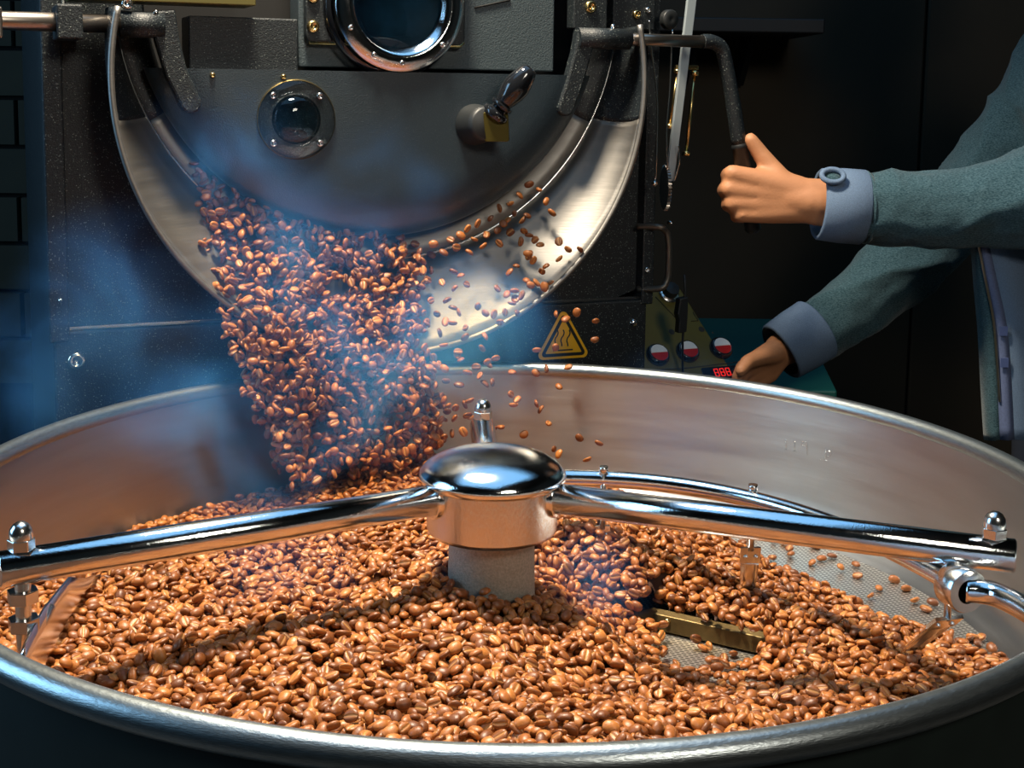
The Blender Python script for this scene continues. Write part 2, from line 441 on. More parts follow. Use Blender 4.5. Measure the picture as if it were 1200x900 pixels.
# ------------------------------------------------------------------ stirrer
HX, HY = -0.0139, -0.0156
stir = empty('stirrer', (HX, HY, RZ-0.145))
tag(stir, 'chrome stirrer with domed hub, three arms and scraper blades above the beans', 'stirrer')
def SL(v): return Vector((v[0]-HX, v[1]-HY, v[2]+0.145))       # rim-relative point -> stirrer coordinates
def SW(q): return Vector((q[0]-HX, q[1]-HY, q[2]-RZ+0.145))    # world point -> stirrer coordinates
def s_z(px, py, z): return SW(onz(px, py, z))
z0 = 0.145
cap = MB().lathe([(0.0, z0+0.036), (0.015, z0+0.0355), (0.03, z0+0.0335), (0.044, z0+0.0295), (0.055, z0+0.0235), (0.0605, z0+0.0175),
            (0.0615, z0+0.0135), (0.0595, z0+0.0095), (0.055, z0+0.0085)], n=96).build('hub_cap', 'chrome', stir)
hub = MB().lathe([(0.052, z0+0.010), (0.0545, z0+0.008), (0.0545, z0-0.030), (0.053, z0-0.033), (0.036, z0-0.034)], n=96, sharp=(1, 2)).build('hub', 'hub_steel', stir)
MB().lathe([(0.0355, z0-0.033), (0.036, z0-0.05), (0.037, z0-0.10), (0.040, 0.004), (0.0, 0.003)], n=48, sharp=(3,)).build('column', 'cast_column', stir)
def acorn(parent, base, s=1.0):
    b = Vector(base)
    hexp = [(0.0102*s*math.cos(math.pi/3*k+0.3), 0.0102*s*math.sin(math.pi/3*k+0.3)) for k in range(6)]
    n_ = MB().prism(hexp, b, (1, 0, 0), (0, 1, 0), (0, 0, 1), 0.0085*s)
    n_.lathe([(0.0088*s, 0.0085*s), (0.0088*s, 0.0125*s), (0.0080*s, 0.0162*s), (0.0058*s, 0.0195*s), (0.003*s, 0.0212*s), (0.0, 0.0217*s)], b, (0, 0, 1), 24)
    return n_.build('acorn_nut', 'bright_steel', parent, bevel=0.0006)
def arm_pts(ang, r0, r1, z=0.145): 
    c, s = math.cos(ang), math.sin(ang); return [(r0*c, r0*s, z), ((r0+r1)/2*c, (r0+r1)/2*s, z), (r1*c, r1*s, z)]
eL = s_z(-3, 668, 0.0); eR = s_z(1191, 652, 0.0); eB = s_z(565, 500, 0.0)
for e, rr in ((eL, 0.0126), (eR, 0.0126), (eB, 0.0125)):
    d = Vector((e.x, e.y, 0)); u = d.normalized(); ln = d.length
    a = MB().tube([u*0.050+Vector((0, 0, z0)), u*(ln*0.5)+Vector((0, 0, z0)), u*(ln-0.0015)+Vector((0, 0, z0)), u*ln+Vector((0, 0, z0))],
                  [rr, rr, rr, rr-0.0015], 40).build('arm', 'chrome', stir)
    acorn(a, u*(ln-0.016)+Vector((0, 0, z0+rr-0.0005)), 0.92)
    MB().tube([u*0.046+Vector((0, 0, z0)), u*0.0575+Vector((0, 0, z0))], [rr+0.003, rr+0.003], 32).build('arm_socket', 'chrome', stir, bevel=0.001)
uL = Vector((eL.x, eL.y, 0)).normalized(); lL = Vector((eL.x, eL.y, 0)).length
# bolt with hex nuts below the outer end of one arm, carrying the curved wall scraper
bp_ = uL*(lL-0.016)
bolt = MB(); bolt.cyl(bp_+Vector((0, 0, z0-0.075)), bp_+Vector((0, 0, z0-0.011)), 0.0055)
for zz in (z0-0.026, z0-0.046):
    hexp = [(0.0110*math.cos(math.pi/3*k), 0.0110*math.sin(math.pi/3*k)) for k in range(6)]
    bolt.prism(hexp, bp_+Vector((0, 0, zz)), (1, 0, 0), (0, 1, 0), (0, 0, 1), 0.009)
bolt.build('scraper_bolt', 'bright_steel', stir, bevel=0.0005)
top = [s_z(px, py, -0.040) for px, py in ((82, 676), (66, 695), (51, 714), (39, 735), (29, 756), (20, 780))]
bot = [s_z(px, py, -0.084) for px, py in ((118, 668), (103, 694), (88, 720), (72, 748), (58, 776), (44, 806))]
MB().grid([[top[i].lerp(bot[i], k/4) + Vector((0, 0, -0.004*math.sin(math.pi*k/4))) for i in range(6)] for k in range(5)]).build(
    'wall_scraper', 'chrome', stir, solid=0.0022)
MB().tube([top[1].lerp(top[2], .5)+Vector((0, 0, -0.004)), bp_+Vector((0, 0, z0-0.066))], 0.004, 10).build('scraper_bracket', 'bright_steel', stir)
# curved rake tube that passes under the long straight arm
cz = -0.024
cp = [(648, 560), (700, 561), (760, 565), (820, 573), (880, 585), (940, 602), (1000, 624), (1050, 647), (1090, 668), (1125, 688)]
ca = [s_z(px, py, cz) for px, py in cp]
ca[0] = s_z(648, 560, cz)
def smooth_path(P, n=8):
    P = [Vector(p) for p in P]; out = []
    for i in range(len(P)-1):
        p0 = P[max(i-1, 0)]; p1 = P[i]; p2 = P[i+1]; p3 = P[min(i+2, len(P)-1)]
        for k in range(n):
            t = k/n
            out.append(0.5*((2*p1)+(p2-p0)*t+(2*p0-5*p1+4*p2-p3)*t*t+(3*p1-p0-3*p2+p3)*t**3))
    out.append(P[-1]); return out
crv = MB().tube(smooth_path(ca), 0.0078, 24).build('rake_tube', 'chrome', stir)
cdir = (ca[-1]-ca[-2]).normalized(); ce = ca[-1]
MB().lathe([(0.008, -0.010), (0.0155, -0.010), (0.0165, -0.008), (0.0165, 0.008), (0.0155, 0.010), (0.009, 0.010)], ce, cdir, 40, sharp=(1, 4)).build('tube_collar', 'bright_steel', stir)
ex = [ce+cdir*0.006, s_z(1168, 697, cz), s_z(1215, 722, cz), s_z(1236, 742, cz-0.004)]
MB().tube(smooth_path(ex), 0.0088, 24).build('rake_tube_end', 'chrome', stir)
def scraper(px, py, zt, top_len, blade, ang, tilt, target=None):
    # stud on the tube, rod through it, riveted bracket and thin spring blade
    p = s_z(px, py, zt)
    root = MB().cyl(p+Vector((0, 0, -top_len)), p+Vector((0, 0, 0.0125)), 0.0030, n=14)
    root.cyl(p+Vector((0, 0, 0.0085)), p+Vector((0, 0, 0.0135)), 0.0042, n=14)
    o = root.build('scraper_rod', 'bright_steel', stir)
    b0 = p+Vector((0, 0, -top_len)); c, s = math.cos(ang), math.sin(ang)
    ex_ = Vector((c, s, 0)); ez_ = (Vector((-s*math.sin(tilt), c*math.sin(tilt), -math.cos(tilt)))); en = ex_.cross(ez_)
    if target is not None:
        ez_ = (target-b0).normalized(); ex_ = ez_.cross(Vector((0, 0, 1))).normalized(); en = ex_.cross(ez_)
    w2 = blade[0]/2
    br = MB().prism([(-w2*1.08, -0.003), (w2*1.08, -0.003), (w2*1.08, 0.012), (-w2*1.08, 0.012)], b0-en*0.0012, ex_, ez_, en, 0.0028)
    for sx in (-1, 1): br.ball(b0+ex_*sx*w2*0.55+ez_*0.0055+en*0.0016, 0.0022, 10, 6); br.ball(b0+ex_*sx*w2*0.55+ez_*0.0055-en*0.0012, 0.0022, 10, 6)
    br.build('blade_bracket', 'bright_steel', o)
    L = blade[1]; rows = []
    for k in range(7):
        t = k/6; cv = blade[2]*t*t
        rows.append([b0+ex_*(x*w2*(1-0.25*t*t)+blade[3]*t*t)+ez_*(0.010+L*t)+en*cv for x in (-1, -0.3, 0.3, 1)])
    MB().grid(rows).build('blade', 'bright_steel', o, solid=0.0008)
scraper(707, 563, cz, 0.046, (0.013, 0.020, 0.0, 0), 0.1, 0.1)
scraper(882, 585, cz, 0.047, (0.0165, 0.030, 0.0, 0), 0.05, 0.15)
scraper(1113, 681, cz, 0.030, (0.022, 0.052, 0.0, 0.0), -0.35, 0.55, s_z(1052, 774, -0.112))
# brass-coloured ploughing bar lying across the screen
ba = s_z(768, 716, -0.130); bb = s_z(925, 751, -0.130)
bd = (bb-ba).normalized(); bn = Vector((-bd.y, bd.x, 0))
MB().prism([(0.010, -0.003), (0.006, 0.010), (-0.003, 0.012), (-0.003, 0.008), (0.002, 0.007), (0.006, -0.003)], ba-Vector((0, 0, 0.010)), -bn, (0, 0, 1), bd, (bb-ba).length).build('plough_bar', 'old_brass', stir, bevel=0.0008)
for t in (0.12, 0.9): MB().ball(ba.lerp(bb, t)-bn*0.0075+Vector((0, 0, -0.004)), 0.0030, 12, 8).build('plough_bolt', 'brass', stir)
tp = s_z(948, 768, -0.118)
MB().prism([(-0.006, 0), (0.007, -0.002), (0.001, 0.020)], tp-Vector((0, 0, 0.006)), (0.95, 0.3, 0), (0, 0, 1), (-0.3, 0.95, 0), 0.001).build('blade_tip', 'bright_steel', stir)
MB().cyl(bb-Vector((0, 0, 0)), tp+Vector((0, 0, -0.002)), 0.0045, n=12).build('plough_link', 'old_brass', stir)
MB().cyl((0.03, 0.015, 0.012), ba-Vector((0, 0, 0.002)), 0.005, n=10).build('plough_link', 'old_brass', stir)

# ------------------------------------------------------------------ roaster
roaster = empty('coffee_roaster', (MU0*CT-MW0*ST, MU0*ST+MW0*CT, 0), TH)
tag(roaster, 'black drum coffee roaster with round front door and steel discharge chute', 'coffee roaster')
Vx, Vy, Vz = Vector((1, 0, 0)), Vector((0, 1, 0)), Vector((0, 0, 1))
def slab(name, m, x0, x1, y0, y1, z0_, z1, parent=roaster, bevel=0.002):
    return MB().box(((x0+x1)/2, (y0+y1)/2, (z0_+z1)/2), (x1-x0, y1-y0, z1-z0_)).build(name, m, parent, bevel=bevel)
uLft = mp(52, 200, 0.485).x; uRgt = mp(765, 300, 0.485).x
zSeam = mp(400, 369, 0.485).z
# housing behind the front: side, top and back (the drum mouth is left open in front)
slab('housing', 'black_powder', uLft+0.012, uRgt-0.012, 0.040, 0.75, 0.10, RZ+0.75)
slab('foot', 'black_powder', uLft+0.03, uLft+0.10, 0.08, 0.15, 0.0, 0.10); slab('foot', 'black_powder', uRgt-0.10, uRgt-0.03, 0.08, 0.15, 0.0, 0.10)
slab('foot', 'black_powder', uLft+0.03, uLft+0.10, 0.65, 0.72, 0.0, 0.10); slab('foot', 'black_powder', uRgt-0.10, uRgt-0.03, 0.65, 0.72, 0.0, 0.10)
# upper front plate with a round mouth
RCx, RCz, RR = 0.0015, RZ+0.4305, 0.2985       # ridge circle
LCx, LCz, LR = 0.0, RZ+0.3385, 0.3075          # chute lip circle
def front_plate():
    m = MB(); n = 96; x0, x1, zb, zt = uLft+0.012, uRgt-0.012, zSeam, RZ+0.75
    ins = []; outs = []
    for k in range(n):
        a = 2*math.pi*k/n; c, s = math.cos(a), math.sin(a)
        ins.append((RCx+(RR-0.003)*c, 0.016, RCz+(RR-0.003)*s))
        t = min(((x1-RCx)/c if c > 1e-9 else 1e9), ((x0-RCx)/c if c < -1e-9 else 1e9), ((zt-RCz)/s if s > 1e-9 else 1e9), ((zb-RCz)/s if s < -1e-9 else 1e9))
        outs.append((RCx+t*c, 0.016, RCz+t*s))
    m.add(ins+outs, [(k, n+k, n+(k+1) % n, (k+1) % n) for k in range(n)], False)
    return m
front_plate().build('front_plate', 'black_powder', roaster, solid=0.004)
slab('lower_panel', 'black_powder', mp(64, 440, 0.483).x, mp(757, 400, 0.483).x, -0.002, 0.036, 0.14, zSeam-0.0012, bevel=0.003)
slab('seam_strip', 'bright_steel', uLft+0.014, uRgt-0.016, 0.012, 0.02, zSeam-0.0014, zSeam+0.0010, bevel=0)
slab('side_flange', 'black_powder', uLft, mp(76, 200, 0.485).x, -0.004, 0.040, mp(60, 402, 0.485).z, RZ+0.75)
slab('side_flange', 'black_powder', mp(753, 250, 0.485).x, uRgt, -0.004, 0.040, mp(760, 356, 0.485).z, RZ+0.75)
def bolt_head(px, py, wd, r, parent, m='bright_steel', ax=(0, -1, 0), hole=True, name='screw', at=None):
    c = mp(px, py, wd) if at is None else Vector(at)
    b = MB().lathe([(r, -0.002), (r, 0.0015), (r*0.8, 0.003), (r*0.45, 0.0032), (r*0.42, 0.0015), (0.0, 0.0015)] if hole else
                   [(r, -0.002), (r*0.95, 0.0015), (r*0.6, 0.0035), (0, 0.0042)], c, ax, 20)
    return b.build(name, m, parent)
bolt_head(90, 423, 0.482, 0.0095, roaster); bolt_head(742, 378, 0.482, 0.0055, roaster, hole=False)
bolt_head(758, 316, 0.480, 0.004, roaster); bolt_head(71, 352, 0.480, 0.003, roaster, hole=False)
MB().box(mp(160, 470, 0.478)+Vector((0.005, 0, -0.008)), (0.052, 0.012, 0.02)).build('tray_bracket', 'rubber', roaster, bevel=0.002)
MB().box(mp(690, 432, 0.478)+Vector((0.0, 0, -0.006)), (0.06, 0.012, 0.016)).build('tray_bracket', 'rubber', roaster, bevel=0.002)

# chute: shell lofted from the mouth ridge down to the rolled lip
NA = 120
def circ_pt(cx, cz_, r, a, y): return Vector((cx+r*math.cos(a), y, cz_+r*math.sin(a)))
YR, YL = -0.013, -0.075
aL0, aL1 = math.radians(180-13.5), math.radians(360+13.5)   # lip arc, left over bottom to right
aR0, aR1 = math.radians(180+4.5), math.radians(360-4.5)
def chute_rows(s0, s1, n):
    rows = []
    for k in range(7):
        t = k/6; row = []
        for i in range(n+1):
            f0 = s0(t) if callable(s0) else s0; f1 = s1(t) if callable(s1) else s1
            s = f0+(f1-f0)*i/n
            a = circ_pt(RCx, RCz, RR, aR0+(aR1-aR0)*s, YR); b = circ_pt(LCx, LCz, LR, aL0+(aL1-aL0)*s, YL)
            p = a.lerp(b, t); cen = Vector(((RCx+LCx)/2, p.y, (RCz+LCz)/2))
            rad = (p-cen); p = p + rad.normalized()*0.010*math.sin(math.pi*t)
            row.append(p)
        rows.append(row)
    return rows
s_cut0, s_cut1 = (lambda t: 0.129-0.029*t), (lambda t: 0.871+0.029*t)
MB().grid(chute_rows(s_cut0, s_cut1, NA)).build('discharge_chute', 'brushed', roaster, solid=0.002)
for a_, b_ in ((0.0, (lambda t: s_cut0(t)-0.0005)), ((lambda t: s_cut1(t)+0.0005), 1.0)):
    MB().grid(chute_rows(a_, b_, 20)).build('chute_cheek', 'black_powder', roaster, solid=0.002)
lip = [circ_pt(LCx, LCz, LR, aL0+(aL1-aL0)*i/140, YL) for i in range(141)]
MB().tube(lip, 0.0034, 12).build('chute_lip', 'brushed', roaster)
rid = [circ_pt(RCx, RCz, RR, aR0+(aR1-aR0)*i/140, YR) for i in range(141)]
MB().tube(rid, 0.0020, 8).build('weld_bead', 'bright_steel', roaster)
# throat ring between the mouth and the drum
def throat(s0, s1, n):
    rows = []
    for (r, y) in ((RR-0.001, YR+0.001), (0.286, YR+0.006), (0.268, YR+0.012), (0.262, YR+0.03), (0.262, 0.035)):
        rows.append([circ_pt(RCx, RCz, r, aR0+(aR1-aR0)*(s0+(s1-s0)*i/n), y) for i in range(n+1)])
    return rows
MB().grid(throat(0.135, 0.865, 80)).build('throat_ring', 'brushed', roaster, solid=0.002)
for a_, b_ in ((0.0, 0.1345), (0.8655, 1.0)):
    MB().grid(throat(a_, b_, 14)).build('throat_cheek', 'black_powder', roaster, solid=0.002)
full = [[circ_pt(RCx, RCz, r, 2*math.pi*i/64, y) for i in range(65)] for r, y in ((0.2735, 0.16), (0.273, 0.039))]
MB().lathe([(0.262, 0), (0.0, 0.001)], (RCx, 0.036, RCz), (0, -1, 0), 64).build('drum_back', 'dark_hole', roaster)

# front door: thick cast disc with a heavily rounded edge and a straight top
door = empty('door', (0, 0, 0)); door.parent = roaster
DCx, DCz, DR = -0.005, RZ+0.4385, 0.2785
zTop = mp(500, 85, 0.432).z
def door_mesh():
    m = MB(); rings = []
    prof = [(0.012, -0.010), (0.002, -0.014), (0.0, -0.020), (0.0008, -0.026), (0.004, -0.034), (0.010, -0.0415), (0.018, -0.0475), (0.028, -0.0518), (0.040, -0.0545), (0.052, -0.0554), (0.060, -0.0555)]
    for d, y in prof:
        r = DR-d; zt = zTop; a = math.asin(max(-1, min(1, (zt-DCz)/r)))
        ring_ = []
        n = 110
        for i in range(n+1):
            A = math.pi-a+(math.pi+2*a)*i/n
            ring_.append(Vector((DCx+r*math.cos(A), y, DCz+r*math.sin(A))))
        x0, x1 = ring_[-1].x, ring_[0].x
        for i in range(1, 20): ring_.append(Vector((x0+(x1-x0)*i/20, y, zt)))
        rings.append(ring_)
    n = len(rings[0]); vs = [p for r in rings for p in r]; fs = []
    for k in range(len(rings)-1):
        for i in range(n): fs.append((k*n+i, k*n+(i+1) % n, (k+1)*n+(i+1) % n, (k+1)*n+i))
    m.add(vs, fs)
    m.add(rings[-1], [tuple(range(n))]); m.add(rings[0], [tuple(range(n))], False)
    return m
db = door_mesh().build('door_leaf', 'door_black', door, weld=True)
_bm = bmesh.new(); _bm.from_mesh(db.data)
for e in _bm.edges:
    if len(e.link_faces) == 2 and e.calc_face_angle(0) > 0.6: e.smooth = False
for f in _bm.faces:
    if len(f.verts) > 20: f.smooth = False
_bm.to_mesh(db.data); _bm.free()
WD = 0.485-0.0555
# little round window low on the door
wc = mp(347, 140, WD); wp = Vector((wc.x, -0.0555, wc.z)); rw = 0.0425
MB().lathe([(0.030, -0.001), (rw, -0.001), (rw+0.0006, 0.0015), (rw, 0.003), (0.031, 0.003), (0.029, 0.0045), (0.027, 0.002)], wp, (0, -1, 0), 64).build('window_ring', 'clear_glass', db)
MB().lathe([(0.0275, 0.001), (0.026, 0.005), (0.020, 0.010), (0.010, 0.0125), (0.0, 0.013)], wp, (0, -1, 0), 48).build('window_dome', 'smoked_glass', db)
MB().lathe([(rw+0.001, 0.0), (rw+0.0014, 0.0016), (rw+0.0002, 0.0034)], wp, (0, -1, 0), 64).build('window_edge', 'brass', db)
for a in (45, 135, 225, 315):
    q = wp+Vector((0.0365*math.cos(math.radians(a)), -0.003, 0.0365*math.sin(math.radians(a))))
    bolt_head(0, 0, 0, 0.0040, db, at=q)
# door handle: boss, neck, egg-shaped grip and brass catch plate
hc = mp(556, 146, WD); hp = Vector((hc.x, -0.0555, hc.z))
MB().lathe([(0.024, 0.0), (0.0235, 0.004), (0.0205, 0.024), (0.0195, 0.034), (0.017, 0.036), (0.0, 0.0365)], hp, (0.05, -1, 0.06), 40, sharp=(1,)).build('handle_boss', 'rubber', db)
g0 = hp+Vector((0.010, -0.033, 0.010)); g1 = mp(622, 80, WD-0.055)
gd = (g1-g0); gl = gd.length
MB().lathe([(0.0, -0.002), (0.014, 0.0), (0.0165, 0.004), (0.015, 0.008), (0.0095, 0.010), (0.009, 0.013), (0.0135, 0.0145), (0.0135, 0.018), (0.010, 0.019)], g0, gd, 32, sharp=(1, 3, 5, 7)).build('handle_neck', 'glossy_black', db)
MB().lathe([(0.009, 0.018), (0.0115, 0.024), (0.0145, 0.034), (0.0155, 0.044), (0.0145, gl*0.72), (0.0115, gl*0.9), (0.0085, gl*0.985), (0.006, gl), (0.005, gl-0.004), (0, gl-0.004)], g0, gd, 32, sharp=(7, 8)).build('handle_grip', 'glossy_black', db)
pc = mp(581, 152, WD-0.037)
MB().prism(rrect(-0.014, 0.015, -0.0135, 0.020, 0.003), pc, (0.97, -0.2, 0), (-0.06, 0, 1), (-0.2, -0.97, 0), 0.0025).build('catch_plate', 'catch_brass', db, bevel=0.0007)
for px, py in ((249, 88), (332, 90)): bolt_head(px, py, WD, 0.003, db, m='brass')

# plates above the door
WP = 0.455
def px_plate(name, m, px0, py0, px1, py1, wd, th_, parent=roaster, top=None, bevel=0.0015):
    a = mp(px0, py1, wd); b = mp(px1, py0, wd); zt = b.z if top is None else top
    return MB().box(((a.x+b.x)/2, a.y+th_/2, (a.z+zt)/2), (b.x-a.x, th_, zt-a.z)).build(name, m, parent, bevel=bevel)
px_plate('face_plate', 'plate_grey', 350, 0, 650, 78, WP, 0.04, top=RZ+0.62)
px_plate('cover_plate', 'black_powder', 222, 20, 349, 82, WP-0.012, 0.05, top=RZ+0.405)
px_plate('side_plate', 'black_powder', 672, 0, 712, 33, 0.440, 0.02, top=RZ+0.6)
px_plate('side_plate', 'black_powder', 718, 0, 768, 34, 0.462, 0.02, top=RZ+0.6)
MB().cyl(mp(556, 9, WP-0.001), mp(598, 0, WP-0.001), 0.0010, n=8).build('scribe_line', 'dark_hole', roaster)
# sight glass
sg = empty('sight_glass'); sg.parent = roaster
sc_ = mp(462, 8, WP-0.012)
pl = mp(357, 49, WP-0.006); pr = mp(543, 52, WP-0.006)
MB().prism(rrect(pl.x, pr.x, pl.z, RZ+0.53, 0.008), (0, WP-MW0-0.012, 0), (1, 0, 0), (0, 0, 1), (0, 1, 0), 0.0125).build('mount_plate', 'black_powder', sg, bevel=0.002)
MB().tube([Vector((pl.x+0.004, WP-MW0-0.010, pl.z-0.001)), Vector((pr.x-0.006, WP-MW0-0.010, pl.z-0.001)), Vector((pr.x-0.001, WP-MW0-0.010, pl.z+0.004))], 0.0018, 8).build('plate_trim', 'brass', sg)
bc = Vector((sc_.x-0.002, WP-MW0-0.012, sc_.z+0.002))
MB().lathe([(0.080, 0.0), (0.081, 0.004), (0.079, 0.010), (0.0745, 0.012)], bc, (0, -1, 0), 72).build('outer_ring', 'glossy_black', sg)
MB().lathe([(0.0745, 0.010), (0.0745, 0.017), (0.071, 0.021), (0.060, 0.0235), (0.0555, 0.0225), (0.053, 0.018), (0.050, 0.016), (0.047, 0.010)], bc+Vector((0.004, 0, 0)), (0, -1, 0), 72, sharp=(1,)).build('bezel', 'chrome', sg)
MB().lathe([(0.0485, 0.013), (0.040, 0.0155), (0.025, 0.0185), (0.0, 0.020)], bc+Vector((0.004, 0, 0)), (0, -1, 0), 48).build('glass_pane', 'smoked_glass', sg)
MB().lathe([(0.049, 0.004), (0.0, 0.004)], bc+Vector((0.004, 0, 0)), (0, -1, 0), 48).build('glass_backing', 'sight_reflection', sg)
for px, py in ((367, 31), (529, 38), (529, 4), (367, -4)): bolt_head(px, py, WP-0.013, 0.0068, sg, m='brass')
for a in (205, 240, 318, 270): 
    q = bc+Vector((0.004+0.065*math.cos(math.radians(a)), -0.0228, 0.065*math.sin(math.radians(a)))); bolt_head(0, 0, 0, 0.0030, sg, at=q)
bolt_head(692, 8, 0.439, 0.0072, roaster, m='brass'); bolt_head(746, 17, 0.461, 0.0055, roaster, m='brass'); bolt_head(759, 12, 0.461, 0.0038, roaster)

# pivot shaft, clamps and swing arms that carry the door
WS = 0.432; sh_y = WS-MW0
shz = mp(100, 27, WS).z
def shp(px, dz=0, dy=0): return Vector((mp(px, 27 if px < 400 else 47, WS).x, sh_y+dy, shz+dz))
xr = mp(826, 49, WS).x
shaft = MB().tube([Vector((-0.62, sh_y, shz)), shp(192)], 0.0095, 24).build('pivot_shaft', 'dull_rod', roaster)
MB().tube([shp(690), Vector((xr, sh_y, shz))], 0.0075, 24).build('pivot_shaft', 'dull_rod', roaster)
a = shp(65); b = shp(96)
slab('shaft_clamp', 'black_powder', a.x, b.x, sh_y-0.014, 0.02, shz-0.017, shz+0.018)
MB().cyl((a.x+0.008, sh_y, shz+0.017), (a.x+0.008, sh_y, shz+0.05), 0.0022, n=10).build('clamp_screw', 'bright_steel', roaster)
# clamp hanging at the far end of the shaft
slab('shaft_stop', 'dull_rod', mp(-4, 40, WS).x-0.006, mp(3, 40, WS).x, sh_y-0.012, sh_y+0.012, mp(0, 45, WS).z, mp(0, 8, WS).z)
def swing_arm(pts, wdt, name='swing_arm'):
    P = [mp(px, py, WS-0.006) for px, py in pts]; poly = []
    def offs(s):
        out = []
        for i, p in enumerate(P):
            q = P[min(i+1, len(P)-1)]-P[max(i-1, 0)]; n_ = Vector((-q.z, 0, q.x)).normalized()
            out.append((p.x+n_.x*wdt[i]*s, p.z+n_.z*wdt[i]*s))
        return out
    e = P[-1]; dd = (P[-1]-P[-2]); ang0 = math.atan2(dd.z, dd.x)
    A = offs(1); B = offs(-1)
    capp = [(e.x+wdt[-1]*math.cos(ang0+math.pi/2-math.pi*k/8), e.z+wdt[-1]*math.sin(ang0+math.pi/2-math.pi*k/8)) for k in range(1, 8)]
    return MB().prism(A+capp+B[::-1], (0, WS-0.006-MW0, 0), (1, 0, 0), (0, 0, 1), (0, 1, 0), 0.016).build(name, 'black_powder', roaster, bevel=0.0025)
swing_arm([(192, 12), (196, 45), (207, 85), (224, 121)], [0.012, 0.0125, 0.0115, 0.011])
swing_arm([(689, 36), (684, 62), (674, 98), (664, 126)], [0.012, 0.0115, 0.011, 0.0105])
MB().tube([shp(140), shp(192)], 0.0135, 24).build('shaft_sleeve', 'black_powder', roaster)
MB().tube([shp(676), Vector((mp(737, 47, WS).x, sh_y, shz))], 0.0125, 24).build('shaft_sleeve', 'black_powder', roaster)
bolt_head(0, 0, 0, 0.0032, roaster, at=shp(717)+Vector((0, -0.002, 0.0135)), ax=(0, 0, 1), hole=False)
bolt_head(0, 0, 0, 0.0032, roaster, at=shp(182)+Vector((0, -0.006, 0.0115)), ax=(0, -0.5, 1), hole=False)
# gilded strip above the shaft
ga = mp(82, 4, 0.425); gb = mp(300, 6, 0.425)
MB().box(((ga.x+gb.x)/2, 0.425-MW0+0.03, ga.z+0.0155), (gb.x-ga.x, 0.06, 0.022)).build('gilded_strip', 'gold_strip', roaster, bevel=0.001)
bolt_head(149, 4, 0.424, 0.006, roaster)
# crank lever that the hand holds
LE = [Vector((xr-0.004, sh_y, shz)), Vector((xr+0.010, sh_y, shz)), mp(845, 56, WS), mp(850, 72, WS), mp(858, 115, WS), mp(866, 168, WS)]
MB().tube(smooth_path(LE, 6), [0.009]*25+[0.0095]*6, 20).build('crank_lever', 'black_powder', roaster)
lg0, lg1 = mp(866, 166, WS), mp(883, 272, WS)
MB().tube([lg0, lg0.lerp(lg1, 0.06), lg0.lerp(lg1, 0.07), lg0.lerp(lg1, 0.5), lg0.lerp(lg1, 0.97), lg1], [0.0085, 0.0115, 0.010, 0.0105, 0.0105, 0.007], 20).build('lever_grip', 'rubber', roaster)

# drive gear on the flank: pulley, cables, steel link bar, tension rods, toothed wheel
XS = uRgt+0.02
def side(px, py, x):          # point on a plane parallel to the roaster's flank
    return onplane_m(px, py, (x, 0, 0), (1, 0, 0))
def at_w(px, py, wd): return mp(px, py, wd)
MB().lathe([(0.004, -0.005), (0.011, -0.005), (0.0125, -0.003), (0.010, 0), (0.0125, 0.003), (0.011, 0.005), (0.003, 0.0055), (0.0, 0.004)], mp(784, 23, 0.455), (0.15, -1, 0), 32).build('pulley', 'rubber', roaster)
MB().tube(smooth_path([mp(761, 24, 0.452), mp(762, 48, 0.452), mp(770, 120, 0.452), mp(768, 214, 0.452)]), 0.0012, 8).build('cable', 'bright_steel', roaster)
MB().tube(smooth_path([mp(788, 34, 0.452), mp(785, 100, 0.452), mp(781, 150, 0.452), mp(782, 200, 0.452)]), 0.0012, 8).build('cable', 'bright_steel', roaster)
MB().tube(smooth_path([mp(795, 170, 0.462), mp(796, 190, 0.462), mp(790, 212, 0.462)]), 0.0010, 8).build('cable', 'bright_steel', roaster)
lb0, lb1 = mp(813, -14, 0.470), mp(786, 212, 0.470)
ld = (lb1-lb0).normalized(); ls = Vector((-ld.z, 0, ld.x)).normalized()
mat('link_grey', (0.34, 0.40, 0.43), 0.55, 0.2)
MB().prism([(-0.0065, 0), (0.0065, 0), (0.0055, (lb1-lb0).length), (-0.0055, (lb1-lb0).length)], lb0, ls, ld, (0, 1, 0), 0.005).build('link_bar', 'link_grey', roaster, bevel=0.0008)
for (t0, t1) in (((794, 84), (785, 148)), ((814, 86), (804, 180))):
    p0, p1 = mp(*t0, 0.480), mp(*t1, 0.480)
    r_ = MB().cyl(p0, p1, 0.0022, n=10).build('tension_rod', 'brass', roaster)
    MB().cyl(p0+(p0-p1).normalized()*0.003, p0-(p0-p1).normalized()*0.003, 0.0055, n=14).build('rod_nut', 'brass', r_)
    MB().cyl(p1+(p0-p1).normalized()*0.003, p1-(p0-p1).normalized()*0.003, 0.0055, n=14).build('rod_nut', 'brass', r_)
slab('rod_yoke', 'brass', mp(791, 79, 0.480).x, mp(818, 79, 0.480).x, -0.008, -0.002, mp(800, 82, 0.480).z, mp(800, 76, 0.480).z)
sp = mp(778, 220, 0.480)+Vector((0, 0, 0)); rs = 0.0265
def sprocket():
    m = MB(); n = 40; poly = []
    for k in range(n):
        for (da, rr) in ((0.0, rs), (0.35, rs+0.003), (0.6, rs+0.003), (0.95, rs)):
            A = 2*math.pi*(k+da)/n; poly.append((rr*math.cos(A), rr*math.sin(A)))
    return m.prism(poly, sp, (0.30, 0.954, 0), (0, 0, 1), (0.954, -0.30, 0), 0.004)
spk = sprocket().build('toothed_wheel', 'dull_rod', roaster)
MB().lathe([(0.0, 0.010), (0.010, 0.009), (0.012, 0.0)], sp, (0.954, -0.30, 0), 24).build('wheel_hub', 'glossy_black', spk)
